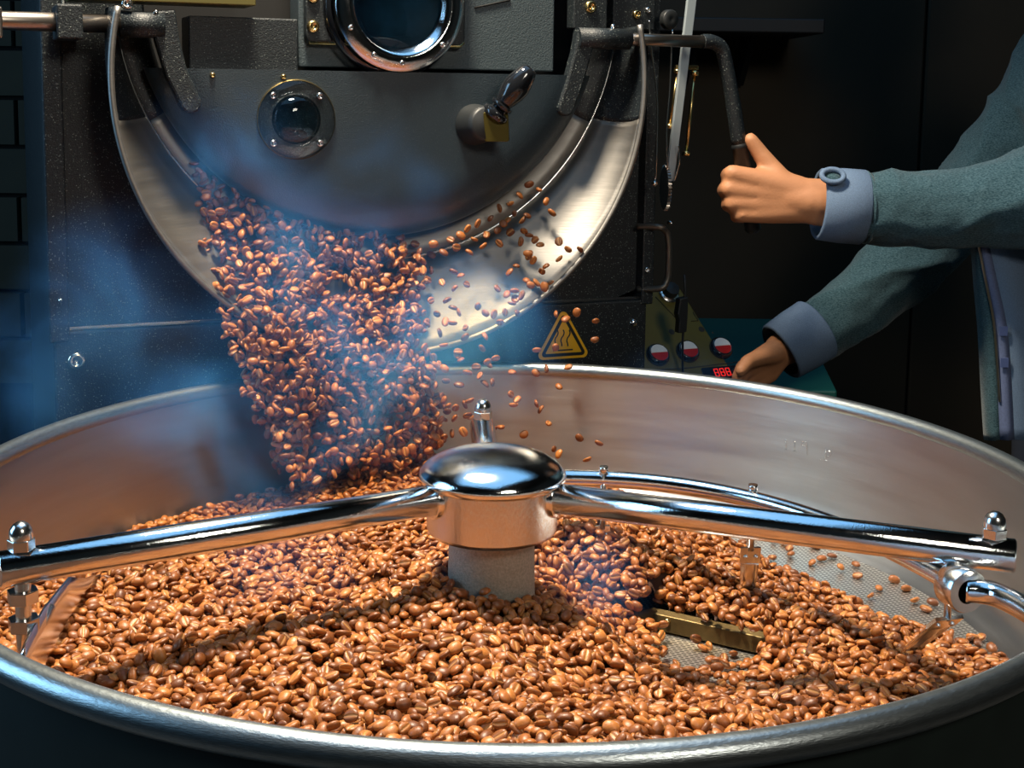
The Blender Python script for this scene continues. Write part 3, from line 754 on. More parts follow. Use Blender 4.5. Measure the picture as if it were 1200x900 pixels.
MB().ball(mp(767, 215, 0.450), 0.004, 12, 8).build('cable_end', 'bright_steel', roaster)
bolt_head(785, 261, 0.485, 0.003, roaster, hole=False)
# bent tube handle on the flank
U = [mp(764, 267, 0.47), mp(772, 266, 0.47), mp(780, 271, 0.47), mp(783.5, 282, 0.47), mp(783.5, 318, 0.47), mp(781, 330, 0.47), mp(774, 338, 0.47), mp(764, 341, 0.47)]
U[0].y += 0.02; U[-1].y += 0.02; U[0].x -= 0.01; U[-1].x -= 0.01
mat('tube_handle', (0.13, 0.115, 0.095), 0.45, 0.8)
MB().tube(smooth_path(U, 5), 0.0042, 14).build('flank_handle', 'tube_handle', roaster)

# sloping control console on the flank
w_near, w_far = 0.50, 0.595
q1 = mp(872, 432, w_near); q2 = mp(795, 335, w_far)
xe = 0.5*(q1.x+q2.x)
pn = Vector((0, -(q2.z-q1.z), (q2.y-q1.y))).normalized()     # face normal, leaning to the front
P0 = Vector((q1.x, q1.y, q1.z))
exn = Vector((1, 0, 0)); eyn = Vector((0, q2.y-q1.y, q2.z-q1.z)); ln_ = eyn.length; eyn.normalize()
xl = uRgt-0.004
con = empty('control_console'); con.parent = roaster
lowext = 0.10
body = MB()
pA = Vector((xl, q1.y, q1.z))-eyn*lowext; pB = Vector((q1.x, q1.y, q1.z))-eyn*lowext
pC = Vector((q2.x, q2.y, q2.z)); pD = Vector((xl, q2.y, q2.z))
back = Vector((0, 0.10, -0.02))
body.add([pA, pB, pC, pD, pA+back, pB+back, pC+back, pD+back], [(0, 1, 2, 3), (4, 7, 6, 5), (0, 4, 5, 1), (1, 5, 6, 2), (2, 6, 7, 3), (3, 7, 4, 0)], False)
body.build('console_face', 'panel_olive', con, bevel=0.0015)
slab('console_leg', 'black_powder', xl+0.01, xl+0.06, q1.y+0.02, q1.y+0.08, 0.0, q1.z-0.05)
def onp(px, py): return onplane_m(px, py, P0, pn)
for px, py in ((770, 417), (805, 413), (844, 409)):
    c = onp(px, py); root = MB().lathe([(0.0165, 0.0), (0.0165, 0.004), (0.0145, 0.008), (0.0125, 0.009), (0.0125, 0.007)], c, pn, 32, sharp=(1,)).build('lamp_button', 'glossy_black', con)
    def half(sgn, m_, nm):
        pts = [(0.0125*math.cos(math.pi*k/12), sgn*0.0125*math.sin(math.pi*k/12)) for k in range(13)]
        MB().prism(pts, c+pn*0.006, exn, eyn, pn, 0.0035).build(nm, m_, root, bevel=0.0008)
    half(1, 'button_white', 'white_half'); half(-1, 'button_red', 'red_half')
c = onp(783, 345)
kb = MB().lathe([(0.0155, 0), (0.0155, 0.003), (0.0135, 0.005), (0.0, 0.005)], c, pn, 32, sharp=(1,)).build('selector_switch', 'bright_steel', con)
MB().lathe([(0.011, 0.004), (0.0105, 0.016), (0.0, 0.017)], c, pn, 24, sharp=(1,)).build('selector_knob', 'rubber', kb)
# ink lines, small warning triangle and spots printed on the console
def ink(pts, r=0.0007, name='printed_line', m='ink'):
    MB().tube([onp(*q)+pn*0.0004 for q in pts], r, 5).build(name, m, con)
ink([(768, 348), (797, 378)]); ink([(792, 348), (800, 356)]); ink([(812, 366), (818, 376), (810, 376.5)])
ink([(800, 432), (868, 424)]); ink([(760, 434), (800, 432)])
for px, py in ((787, 389), (822, 386), (835, 390)):
    MB().lathe([(0.0, 0.0006), (0.0045 if px < 830 else 0.0015, 0.0004)], onp(px, py), pn, 16).build('printed_spot', 'ink', con)
# black hook hanging in front of the console
hk0, hk1 = mp(803, 340, 0.49), mp(800, 436, 0.49)
hk = MB().tube([mp(802, 322, 0.49), hk0, mp(800, 400, 0.49), hk1], 0.0016, 8).build('pendant_cord', 'rubber', roaster)
MB().prism([(-0.006, 0), (0.006, 0.002), (0.0065, -0.02), (0.0055, -0.045), (-0.007, -0.046), (-0.006, -0.03), (-0.009, -0.02)], mp(802, 350, 0.485), (1, 0, 0), (0, 0, 1), (0, 1, 0), 0.012).build('pendant_switch', 'rubber', hk, bevel=0.0015)
# red digits on a small display
dp = onp(846, 437)
MB().prism(rrect(-0.030, 0.024, -0.009, 0.009, 0.002), dp, exn, eyn, pn, 0.002).build('display', 'glossy_black', con)
def seg8(off):
    m = MB(); sw, shh = 0.0055, 0.0055
    for a, b in (((0, 0), (sw, 0)), ((0, shh), (sw, shh)), ((0, -shh), (sw, -shh)), ((0, 0), (0, shh)), ((sw, 0), (sw, shh)), ((0, 0), (0, -shh)), ((sw, 0), (sw, -shh))):
        m.tube([dp+pn*0.0023+exn*(off+a[0])+eyn*a[1], dp+pn*0.0023+exn*(off+b[0])+eyn*b[1]], 0.0007, 5)
    m.build('digit', 'led_red', con)
for off in (-0.012, -0.003, 0.006): seg8(off)

# hot-surface warning sign on the lower panel
WG = 0.4825
T = [mp(px, py, WG) for px, py in ((660, 362), (690, 417), (629, 421))]
cen = (T[0]+T[1]+T[2])/3
def tri(scale, rad, n=6):
    P = [cen+(t-cen)*scale for t in T]; out = []
    for i in range(3):
        p = P[i]; a = (P[i-1]-p).normalized(); b = (P[(i+1) % 3]-p).normalized()
        bis = (a+b).normalized(); half_ = a.angle(b)/2; c_ = p+bis*(rad/math.sin(half_))
        a0 = math.atan2(-(a.x*0+bis.z*0), 1)
        s_ = p+a*(rad/math.tan(half_)); e_ = p+b*(rad/math.tan(half_))
        v0 = s_-c_; v1 = e_-c_; tot = v0.angle(v1); axis = v0.cross(v1).normalized()
        for k in range(n+1):
            q = c_+Matrix.Rotation(tot*k/n, 3, axis) @ v0; out.append((q.x, q.z))
    return out
sign = MB().prism(tri(1.06, 0.006), (0, WG-MW0-0.0012, 0), (1, 0, 0), (0, 0, 1), (0, 1, 0), 0.0015).build('warning_sign', 'sign_yellow', roaster)
MB().prism(tri(0.90, 0.004), (0, WG-MW0-0.0017, 0), (1, 0, 0), (0, 0, 1), (0, 1, 0), 0.0008).build('sign_border', 'sign_black', sign)
MB().prism(tri(0.70, 0.001), (0, WG-MW0-0.0022, 0), (1, 0, 0), (0, 0, 1), (0, 1, 0), 0.0008).build('sign_field', 'sign_yellow', sign)
WQ = WG-0.0024
for px in (653, 660, 667):
    pts = [mp(px+dx-0.3*k, 386.5+k*3.2, WQ) for k, dx in enumerate((0.0, 1.3, 0.8, -1.0, -1.6, -0.4, 0.2))]
    MB().tube(smooth_path(pts, 4), 0.00085, 6).build('heat_wave', 'sign_black', sign)
MB().tube([mp(648, 411, WQ), mp(671, 409.5, WQ)], 0.0009, 6).build('hot_plate_line', 'sign_black', sign)

# ------------------------------------------------------------------ teal counter and shelf behind
cz0 = -0.12
cq = [onz(940, 374, cz0), onz(981, 458, cz0)]
x0c, x1c = 0.27, 0.0
counter = empty('counter', (0.40, 1.15, 0))
tag(counter, 'low teal painted counter standing behind the control console', 'counter')
far_, near_ = cq[0], cq[1]
poly = [(0.30-0.40, near_[1]-1.15), (near_[0]-0.40, near_[1]-1.15), (far_[0]-0.40, far_[1]-1.15), (0.26-0.40, far_[1]-1.15)]
MB().prism(poly, (0, 0, RZ+cz0-0.03), (1, 0, 0), (0, 1, 0), (0, 0, 1), 0.03).build('counter_top', 'teal_paint', counter, bevel=0.003)
MB().prism([(x*0.92, y*0.92) for x, y in poly], (0, 0, 0.06), (1, 0, 0), (0, 1, 0), (0, 0, 1), RZ+cz0-0.09).build('counter_cabinet', 'shelf_black', counter)
MB().prism([(x*0.85, y*0.85) for x, y in poly], (0, 0, 0.0), (1, 0, 0), (0, 1, 0), (0, 0, 1), 0.06).build('counter_plinth', 'shelf_black', counter)
s0 = ony(768, 14, 1.5); s1 = ony(950, 40, 1.5)
shelf = empty('wall_shelf', ((s0[0]+s1[0])/2, 1.62, s1[2]))
tag(shelf, 'dark wall shelf high behind the crank lever', 'shelf')
MB().box((0, 0, 0.014), (s1[0]-s0[0]+0.04, 0.30, 0.028)).build('shelf_board', 'shelf_black', shelf, bevel=0.003)
for sx in (-0.06, 0.06): MB().prism([(0, 0), (0.14, 0), (0.14, -0.10)], (sx, 0, 0), (0, 1, 0), (0, 0, 1), (1, 0, 0), 0.012).build('shelf_bracket', 'shelf_black', shelf)

# ------------------------------------------------------------------ coffee beans
def bean_shape(nr, ns, detail):
    # cross-section: domed back (+z) and flat face (-z) with a groove along the length (x)
    if detail:
        sec = [(-1.0, 0.0, 0), (-0.90, 0.42, 0), (-0.55, 0.80, 0), (0.0, 0.95, 0), (0.55, 0.80, 0), (0.90, 0.42, 0), (1.0, 0.0, 0), (0.90, -0.34, 0), (0.5, -0.50, 0),
               (0.15, -0.50, 0.25), (0.0, -0.24, 1.0), (-0.15, -0.50, 0.25), (-0.5, -0.50, 0), (-0.90, -0.34, 0)]
    else:
        sec = [(-1.0, 0.0, 0), (-0.70, 0.68, 0), (0.0, 0.95, 0), (0.70, 0.68, 0), (1.0, 0.0, 0), (0.7, -0.46, 0), (0.17, -0.50, 0.2), (0.0, -0.26, 1.0), (-0.17, -0.50, 0.2), (-0.7, -0.46, 0)]
    n = len(sec); V = []; Cr = []; Fq = []
    ts = [math.pi*(k+1)/(nr+1) for k in range(nr)]
    for t in ts:
        x = -math.cos(t); s = math.sin(t)**0.85
        for (y, z, c) in sec:
            V.append((x*0.5, y*0.5*0.77*s, z*0.5*0.56*(s if z > 0 else s**0.7))); Cr.append(c*(1 if abs(x) < 0.93 else 0.5))
    for i in range(nr-1):
        for k in range(n): Fq.append((i*n+k, i*n+(k+1) % n, (i+1)*n+(k+1) % n, (i+1)*n+k))
    a = len(V); V.append((-0.5, 0, 0)); V.append((0.5, 0, 0)); Cr += [0, 0]
    Ft = [(a, (k+1) % n, k) for k in range(n)] + [(a+1, (nr-1)*n+k, (nr-1)*n+(k+1) % n) for k in range(n)]
    return np.array(V), np.array(Cr), np.array(Fq), np.array(Ft)
B0 = bean_shape(7, 14, True); B1 = bean_shape(4, 10, False)
def rotmats(ax, ang_roll, nrm):
    # long axis ax, bean's back turned about it by ang_roll from the direction nrm
    ax = ax/np.linalg.norm(ax, axis=1, keepdims=True)
    y = np.cross(nrm, ax); y /= np.linalg.norm(y, axis=1, keepdims=True)
    z = np.cross(ax, y); c = np.cos(ang_roll)[:, None]; s = np.sin(ang_roll)[:, None]
    y2 = c*y+s*z; z2 = -s*y+c*z
    return np.stack([ax, y2, z2], 2)
def bean_cloud(name, P, Rm, S, shape, m='roasted_bean'):
    V, Cr, Fq, Ft = shape; N = len(P); nv = len(V)
    co = np.einsum('nij,nvj->nvi', Rm, V[None]*S[:, None, :]) + P[:, None, :]
    co = co.reshape(-1, 3).astype(np.float32)
    off = (np.arange(N)*nv)[:, None, None]
    q = (Fq[None]+off).reshape(-1, 4); t = (Ft[None]+off).reshape(-1, 3)
    me = bpy.data.meshes.new(name)
    me.vertices.add(len(co)); me.vertices.foreach_set('co', co.ravel())
    me.loops.add(q.size+t.size); me.loops.foreach_set('vertex_index', np.concatenate([q.ravel(), t.ravel()]).astype(np.int32))
    me.polygons.add(len(q)+len(t))
    me.polygons.foreach_set('loop_start', np.concatenate([np.arange(len(q))*4, len(q)*4+np.arange(len(t))*3]).astype(np.int32))
    me.update(calc_edges=True); me.validate()
    at = me.attributes.new('crease', 'FLOAT', 'POINT'); at.data.foreach_set('value', np.tile(Cr, N).astype(np.float32))
    me.polygons.foreach_set('use_smooth', np.ones(len(me.polygons), bool))
    me.materials.append(MATS[m])
    o = bpy.data.objects.new(name, me); COL.objects.link(o); return o
def sizes(N):
    L = np.clip(rng.normal(0.0112, 0.0008, N), 0.0092, 0.0132)
    return np.stack([L, L*rng.uniform(0.92, 1.12, N), L*rng.uniform(0.9, 1.12, N)], 1)

# heap profile: (pixel, height below the rim) -> points of the heap's surface
HP = [(120, 800, -.088), (200, 815, -.085), (300, 840, -.080), (400, 850, -.078), (600, 868, -.078), (740, 866, -.082), (850, 855, -.092), (950, 838, -.104), (1050, 810, -.114), (1130, 785, -.120),
      (100, 740, -.088), (200, 740, -.080), (300, 740, -.078), (400, 740, -.079), (500, 740, -.080), (600, 730, -.084), (680, 750, -.094), (740, 790, -.108), (800, 800, -.132), (835, 785, -.1415), (865, 768, -.141), (850, 800, -.138),
      (900, 800, -.132), (960, 790, -.118), (1000, 775, -.118), (1070, 780, -.122),
      (60, 700, -.098), (120, 680, -.090), (200, 670, -.085), (300, 650, -.084), (400, 630, -.082), (470, 625, -.079), (520, 650, -.072), (548, 672, -.064), (545, 700, -.074), (590, 700, -.083),
      (640, 690, -.102), (700, 715, -.118), (750, 740, -.132), (790, 757, -.1405), (820, 767, -.1415),
      (650, 615, -.070), (690, 615, -.068), (660, 650, -.090), (720, 640, -.080), (760, 625, -.085), (740, 680, -.102), (800, 660, -.098), (800, 700, -.112), (850, 660, -.112), (850, 695, -.112), (900, 700, -.116), (800, 620, -.108),
      (850, 622, -.142), (893, 645, -.144), (940, 668, -.144), (1000, 692, -.144), (1047, 711, -.144), (1085, 722, -.144), (1125, 735, -.144), (1160, 757, -.142),
      (950, 700, -.125), (980, 730, -.118), (1040, 745, -.120), (1090, 750, -.126), (920, 740, -.120), (960, 760, -.120),
      (130, 632, -.118), (200, 607, -.119), (260, 594, -.121), (330, 580, -.118), (400, 575, -.104), (450, 565, -.092), (500, 560, -.088), (560, 545, -.100), (620, 560, -.090), (650, 580, -.085),
      (700, 560, -.125), (760, 575, -.135), (800, 590, -.144), (700, 530, -.140), (600, 510, -.130), (500, 520, -.115),
      (850, 600, -.152), (900, 610, -.152), (1000, 640, -.152), (1080, 690, -.152), (1150, 730, -.150), (900, 580, -.152), (800, 560, -.150), (1190, 770, -.147)]
hx = np.array([onz(a, b, c) for a, b, c in HP]); hz = hx[:, 2]-RZ; hx = hx[:, :2]
def heap(xy):
    out = np.empty(len(xy))
    for i in range(0, len(xy), 4000):
        q = xy[i:i+4000]; d2 = ((q[:, None]-hx[None])**2).sum(-1)
        w_ = 1/(d2+2e-4)**2; out[i:i+4000] = (w_*hz).sum(1)/w_.sum(1)
    x, y = xy[:, 0], xy[:, 1]
    out = out + 0.0022*np.sin(x*55+2*np.sin(y*40))*np.cos(y*47+x*20)
    # the plough bar holds the heap back: bare screen just in front of it, beans level with its top behind
    dq = xy-np.array([ba.x+HX, ba.y+HY]); tq = dq@np.array([bd.x, bd.y]); sq = dq@np.array([bn.x, bn.y])
    on = (tq > -0.004) & (tq < 0.098)
    out = np.where(on & (sq > -0.024) & (sq <= 0.004), np.minimum(out, -0.1440), out)
    return np.where(on & (sq > 0.004) & (sq < 0.05), np.minimum(out, -0.1225+(sq-0.004)*0.75), out)
def heap_n(xy, e=0.004):
    gx = (heap(xy+[e, 0])-heap(xy-[e, 0]))/2/e; gy = (heap(xy+[0, e])-heap(xy-[0, e]))/2/e
    n_ = np.stack([-gx, -gy, np.ones(len(xy))], 1); return n_/np.linalg.norm(n_, axis=1, keepdims=True)
def hexgrid(sp_, jit, offx=0.0):
    ys = np.arange(-0.45, 0.45, sp_*0.866); pts = []
    for j, y in enumerate(ys):
        xs = np.arange(-0.45, 0.45, sp_)+(sp_/2 if j % 2 else 0)+offx; pts.append(np.stack([xs, np.full(len(xs), y+offx)], 1))
    P = np.concatenate(pts); return P+rng.uniform(-jit, jit, P.shape)*sp_
def keep(P, h):
    rr = np.hypot(P[:, 0], P[:, 1]); hub_ = np.hypot(P[:, 0]-HX, P[:, 1]-HY)
    lim = np.interp(h, [-0.145, -0.12, -0.05], [0.421, 0.437, 0.442])
    t = np.clip(((P-np.array([ba.x+HX, ba.y+HY]))@np.array([bd.x, bd.y])), 0, (bb-ba).length)
    db_ = np.linalg.norm(P-(np.array([ba.x+HX, ba.y+HY])+t[:, None]*np.array([bd.x, bd.y])), axis=1)
    front = ((P-np.array([ba.x+HX, ba.y+HY]))@np.array([bn.x, bn.y])) < 0.003
    return (rr < lim) & (hub_ > 0.043) & ~((db_ < 0.010) & front) & ~(db_ < 0.005)
Pa = hexgrid(0.0080, 0.34); ha = heap(Pa)
ok = keep(Pa, ha) & (ha > -0.1425); Pa, ha = Pa[ok], ha[ok]
# thin, gappy cover where the heap runs out onto the screen
thin = ha < -0.1335
drop = thin & (rng.random(len(Pa)) < np.clip((-0.1335-ha)/0.008, 0, 1)*0.88)
Pa, ha = Pa[~drop], ha[~drop]
# a few stray beans on the bare part of the screen
stray = [(870, 640), (905, 655), (925, 645), (952, 660), (963, 655), (985, 668), (1003, 662), (1022, 655), (1034, 660), (1052, 665), (1048, 680), (1030, 690), (1062, 690), (1078, 688), (1090, 700),
         (1095, 680), (1055, 640), (1010, 645), (1130, 715), (1138, 722), (1155, 738), (1172, 745), (1160, 735), (975, 652), (940, 630), (1005, 675), (985, 642), (955, 640), (1088, 672), (1072, 705), (1020, 700)]
Ps = np.array([onz(a, b, -0.1425)[:2] for a, b in stray]); Ps = Ps[np.hypot(Ps[:, 0], Ps[:, 1]) < 0.42]
spill = [(824, 712), (835, 716), (846, 720), (856, 722), (868, 724), (878, 728), (890, 730), (902, 733), (860, 714), (874, 716), (888, 720), (850, 712), (900, 722), (912, 730), (915, 738), (905, 742), (884, 738), (840, 706), (826, 722), (908, 750), (920, 748)]
Pq = np.array([onz(a, b, -0.116)[:2] for a, b in spill])
Pa = np.concatenate([Pa, Ps, Pq]); ha = np.concatenate([ha, np.full(len(Ps), -0.1425), np.full(len(Pq), -0.117)])
na = heap_n(Pa); N = len(Pa)
ph = rng.uniform(0, 2*np.pi, N); ax = np.stack([np.cos(ph), np.sin(ph), np.zeros(N)], 1)
ax -= na*(ax*na).sum(1)[:, None]
ax += na*rng.normal(0, 0.42, N)[:, None]*np.where(ha > -0.132, 1, 0.25)[:, None]
roll = np.where(rng.random(N) < 0.55, rng.normal(0, 0.5, N), np.where(rng.random(N) < 0.62, np.pi+rng.normal(0, 0.6, N), rng.uniform(0, 2*np.pi, N)))
Ra = rotmats(ax, roll, na); Sa = sizes(N)
zz = np.maximum(ha + rng.normal(0, 0.0026, N), -0.145+0.0032)
Pw = np.column_stack([Pa, zz+RZ])
pj = proj(Pw)
# the largest in view, one object each: nearest beans not hidden behind the near rim
rim_t = np.linspace(math.pi, 2*math.pi, 600); rp = proj(np.stack([0.452*np.cos(rim_t), 0.452*np.sin(rim_t), np.full(600, RZ+0.004)], 1))
o_ = np.argsort(rp[:, 0]); rim_y = np.interp(pj[:, 0], rp[o_, 0], rp[o_, 1])
vis = (pj[:, 0] > 6) & (pj[:, 0] < 1194) & (pj[:, 1] < rim_y-6) & (zz > ha-0.0016)
cand = np.where(vis)[0]; big = cand[np.argsort(pj[cand, 2])[:215]]
rest = np.ones(N, bool); rest[big] = False
near = rest & (pj[:, 2] < 1.02); far = rest & ~near
print('heap beans', N, near.sum(), far.sum())
heap_parts = []
def under(o): heap_parts.append(o); return o
under(bean_cloud('heap_beans', Pw[near], Ra[near], Sa[near], B0)); under(bean_cloud('heap_beans', Pw[far], Ra[far], Sa[far], B1))
# second layer that closes the gaps, and the dark mass of beans below it
Pb = hexgrid(0.0088, 0.3, 0.004); hb = heap(Pb); ok = keep(Pb, hb) & (hb > -0.131); Pb, hb = Pb[ok], hb[ok]; nb = len(Pb)
axb = rng.normal(0, 1, (nb, 3)); axb[:, 2] *= 0.3
under(bean_cloud('heap_beans', np.column_stack([Pb, hb-0.0055+RZ]), rotmats(axb, rng.uniform(0, 6.28, nb), np.tile([0, 0, 1.0], (nb, 1))), sizes(nb), B1))
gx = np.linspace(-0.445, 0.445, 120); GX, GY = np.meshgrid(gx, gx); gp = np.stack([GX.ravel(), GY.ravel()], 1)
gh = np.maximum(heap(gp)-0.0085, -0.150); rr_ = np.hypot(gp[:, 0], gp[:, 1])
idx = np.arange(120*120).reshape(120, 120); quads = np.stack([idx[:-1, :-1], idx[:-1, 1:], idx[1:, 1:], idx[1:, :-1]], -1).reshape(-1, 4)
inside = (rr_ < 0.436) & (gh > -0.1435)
quads = [tuple(int(i) for i in q) for q in quads if inside[q].all()]
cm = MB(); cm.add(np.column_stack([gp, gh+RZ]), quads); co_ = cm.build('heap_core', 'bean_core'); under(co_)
bm_t = bmesh.new(); bm_t.from_mesh(co_.data); bmesh.ops.delete(bm_t, geom=[v for v in bm_t.verts if not v.link_faces], context='VERTS'); bm_t.to_mesh(co_.data); bm_t.free()

with bpy.context.temp_override(active_object=heap_parts[0], selected_objects=heap_parts, selected_editable_objects=heap_parts, object=heap_parts[0]):
    bpy.ops.object.join()
pile = heap_parts[0]; pile.name = 'coffee_bean_heap'; pile.data.name = 'coffee_bean_heap'
tag(pile, 'deep heap of brown roasted coffee beans filling the tray', 'coffee beans', kind='stuff')
# the single beans share a few meshes
def one_bean(k):
    V, Cr, Fq, Ft = B0; L = 0.0112
    s = np.array([L, L*[1.0, 0.95, 1.08, 1.03][k], L*[1.0, 1.08, 0.94, 1.05][k]])
    W_ = V*s; W_ = W_+np.column_stack([0*W_[:, 0], 0.03*L*np.sin(W_[:, 0]/L*5+k), 0*W_[:, 0]])
    me = bpy.data.meshes.new('coffee_bean'); me.from_pydata([tuple(v) for v in W_], [], [tuple(int(i) for i in f) for f in list(Fq)+list(Ft)])
    at = me.attributes.new('crease', 'FLOAT', 'POINT'); at.data.foreach_set('value', Cr.astype(np.float32))
    me.polygons.foreach_set('use_smooth', np.ones(len(me.polygons), bool)); me.materials.append(MATS['roasted_bean']); me.update()
    return me
BM = [one_bean(k) for k in range(4)]
def place_bean(p, Rm, label, group, k, sc=1.0):
    o = bpy.data.objects.new('coffee_bean', BM[k % 4]); COL.objects.link(o)
    m4 = Matrix([[*Rm[i], p[i]] for i in range(3)]+[[0, 0, 0, 1]])
    o.matrix_world = m4 @ Matrix.Scale(sc, 4)
    tag(o, label, 'coffee bean', group); return o
for n_, i in enumerate(big):
    place_bean(Pw[i], Ra[i], 'roasted coffee bean on top of the heap beside the near tray rim', 'coffee beans on the heap along the near rim', n_, Sa[i, 0]/0.0112)

# falling stream: rows of (pixel y, left, right, weight), depth from the chute it slides off
rows_ = [(190, 222, 242, .1), (215, 232, 262, .55), (240, 236, 300, 1.0), (265, 240, 370, 1.0), (280, 243, 480, 1.0), (300, 246, 500, 1.05), (320, 252, 500, 1.1), (345, 262, 492, 1.15), (370, 270, 490, 1.2), (400, 275, 492, 1.2),
         (430, 285, 508, 1.15), (460, 294, 520, 1.1), (490, 306, 522, 1.0), (520, 320, 518, 0.9), (550, 335, 515, 0.9), (575, 345, 505, 0.8)]
ry = np.array([r[0] for r in rows_], float); rl = np.array([r[1] for r in rows_], float); rr2 = np.array([r[2] for r in rows_], float); rw_ = np.array([r[3] for r in rows_], float)
def m2w(v): return np.array([(v[0]+MU0)*CT-(v[1]+MW0)*ST, (v[0]+MU0)*ST+(v[1]+MW0)*CT, v[2]])
def stream_depth(py, u01, r):
    base = np.interp(py, [190, 280, 350, 410, 590], [0.468, 0.452, 0.420, 0.385, 0.355])
    return base + (r-0.5)*np.interp(py, [190, 300, 420, 590], [0.012, 0.035, 0.06, 0.075])
pts = []
occ = []
tries = 0
while len(pts) < 2300 and tries < 90000:
    tries += 1
    py = rng.uniform(190, 585); l, r_, wgt = np.interp(py, ry, rl), np.interp(py, ry, rr2), np.interp(py, ry, rw_)
    px = rng.uniform(215, 530)
    e = min(px-l, r_-px)
    prob = wgt/1.2*np.clip(0.5+e/22, 0, 1)
    if e < -14 or rng.random() > prob: continue
    if ((px-395)/16)**2+((py-337)/12)**2 < 1: continue
    wd = stream_depth(py, 0, rng.random()); q = mp(px, py, wd)
    if q.z < RZ-0.085: continue
    qa = np.array(q)
    if occ and (((np.array(occ[-2300:])-qa)**2).sum(1) < 0.0052**2).any(): continue
    occ.append(qa); pts.append(m2w(q))
# loose beans that fly clear of the stream
over = [(620, 216), (632, 222), (609, 229), (598, 238), (640, 236), (603, 250), (585, 244), (618, 253), (647, 249), (612, 258), (590, 262), (575, 256), (560, 262), (548, 268), (655, 283), (633, 287), (680, 292), (666, 292), (627, 281),
        (614, 271), (620, 276), (610, 283), (598, 272), (583, 270), (595, 258), (570, 275), (556, 280), (540, 276), (566, 288), (550, 296), (535, 290), (528, 281), (520, 296), (508, 286), (585, 285), (620, 299), (625, 305), (605, 312), (597, 319),
        (618, 297), (640, 312), (635, 318), (655, 303), (629, 331), (645, 331), (638, 336), (622, 334), (617, 329), (611, 346), (603, 341), (604, 350), (594, 345), (600, 355), (583, 338), (560, 359), (569, 367), (579, 368), (592, 366), (606, 367), (586, 378),
        (532, 318), (540, 323), (547, 333), (533, 338), (518, 331), (524, 352), (531, 361), (538, 366), (505, 352), (512, 368), (522, 377), (500, 380), (515, 390), (545, 395), (568, 394), (545, 384), (530, 378)]
past = [(652, 368), (676, 366), (663, 374), (698, 376), (697, 398), (629, 410), (651, 407), (640, 432), (666, 430), (600, 436), (628, 437), (520, 404), (537, 412), (540, 422), (536, 416), (571, 424), (573, 427), (581, 420), (565, 408), (521, 432), (510, 428), (562, 440), (548, 437),
        (538, 451), (568, 450), (577, 448), (599, 462), (606, 468), (602, 474), (629, 473), (634, 480), (643, 496), (655, 453), (614, 509), (587, 500), (577, 503), (553, 490), (548, 487), (543, 506), (530, 508), (521, 512), (545, 474), (550, 469), (534, 478), (533, 490),
        (679, 513), (702, 519), (649, 526), (655, 532), (688, 538), (516, 520), (524, 482), (558, 430)]
joined = []
for n_, (px, py) in enumerate(over+past):
    first = n_ < len(over)
    t = rng.random()
    if first:
        # hover a little in front of the curved chute surface
        wd = np.interp(py, [215, 300, 395], [0.452, 0.412, 0.388])-0.012*t
    else: wd = np.interp(py, [360, 450, 540], [0.395, 0.375, 0.36])-0.03*t
    a_ = rng.normal(0, 1, (1, 3)); Rm = rotmats(a_, np.array([rng.uniform(0, 6.28)]), rng.normal(0, 1, (1, 3)))[0]
    if first and n_ >= 32: joined.append((m2w(mp(px, py, wd)), Rm)); continue
    place_bean(m2w(mp(px, py, wd)), Rm, 'roasted coffee bean in mid-air in front of the bare steel chute' if first else 'roasted coffee bean in mid-air below the chute, clear of the stream',
               'loose beans over the chute' if first else 'loose beans falling past the warning sign', n_, rng.uniform(0.92, 1.1))
pts = np.array(pts+[j[0] for j in joined]); nf = len(pts); axf = rng.normal(0, 1, (nf, 3)); nrf = rng.normal(0, 1, (nf, 3))
fo = bean_cloud('falling_coffee_beans', pts, rotmats(axf, rng.uniform(0, 6.28, nf), nrf), sizes(nf), B0)
tag(fo, 'dense stream of coffee beans pouring off the steel chute into the tray', 'coffee beans', kind='stuff')
print('stream', nf, tries)

# ------------------------------------------------------------------ person working the lever
def capsule(m, a, b, ra, rb, n=16):
    a, b = Vector(a), Vector(b); d = b-a; L = max(d.length, 1e-6)
    prof = [(0.0, -ra)]+[(ra*math.sin(math.pi/2*k/5), -ra*math.cos(math.pi/2*k/5)) for k in range(1, 5)]+[(ra, 0), (rb, L)]
    prof += [(rb*math.cos(math.pi/2*k/5), L+rb*math.sin(math.pi/2*k/5)) for k in range(1, 5)]+[(0.0, L+rb)]
    m.lathe(prof, a, d if d.length > 1e-5 else (0, 0, 1), n); return m
def chain(m, pts):
    for (a, ra), (b, rb) in zip(pts[:-1], pts[1:]): capsule(m, a, b, ra, rb)
def fused(m, name, material, parent, voxel, smooth=6, fac=0.5):
    me = m.mesh(name, weld=True); o = bpy.data.objects.new(name, me); COL.objects.link(o)
    r = o.modifiers.new('fuse', 'REMESH'); r.mode = 'VOXEL'; r.voxel_size = voxel; r.use_smooth_shade = True
    sm = o.modifiers.new('relax', 'SMOOTH'); sm.factor = fac; sm.iterations = smooth
    dg = bpy.context.evaluated_depsgraph_get(); dg.update()
    me2 = bpy.data.meshes.new_from_object(o.evaluated_get(dg)); o.modifiers.clear(); o.data = me2
    me2.materials.clear(); me2.materials.append(MATS[material])
    me2.polygons.foreach_set('use_smooth', np.ones(len(me2.polygons), bool))
    o.parent = parent
    return o
PB = np.array([0.86, 0.74, 0.0])
person = empty('person', tuple(PB))
tag(person, 'person in a blue-grey hooded jacket with turned-back cuffs gripping the crank lever', 'person')
def L(q): q = np.array(q); return Vector(q-PB)
def py_(px, py, y): return L(ony(px, py, y))
lev_mid = m2w(lg0.lerp(lg1, 0.5)); YL_ = lev_mid[1]
def hp_(px, py, dy): return py_(px, py, YL_+dy)
bd_ = MB()
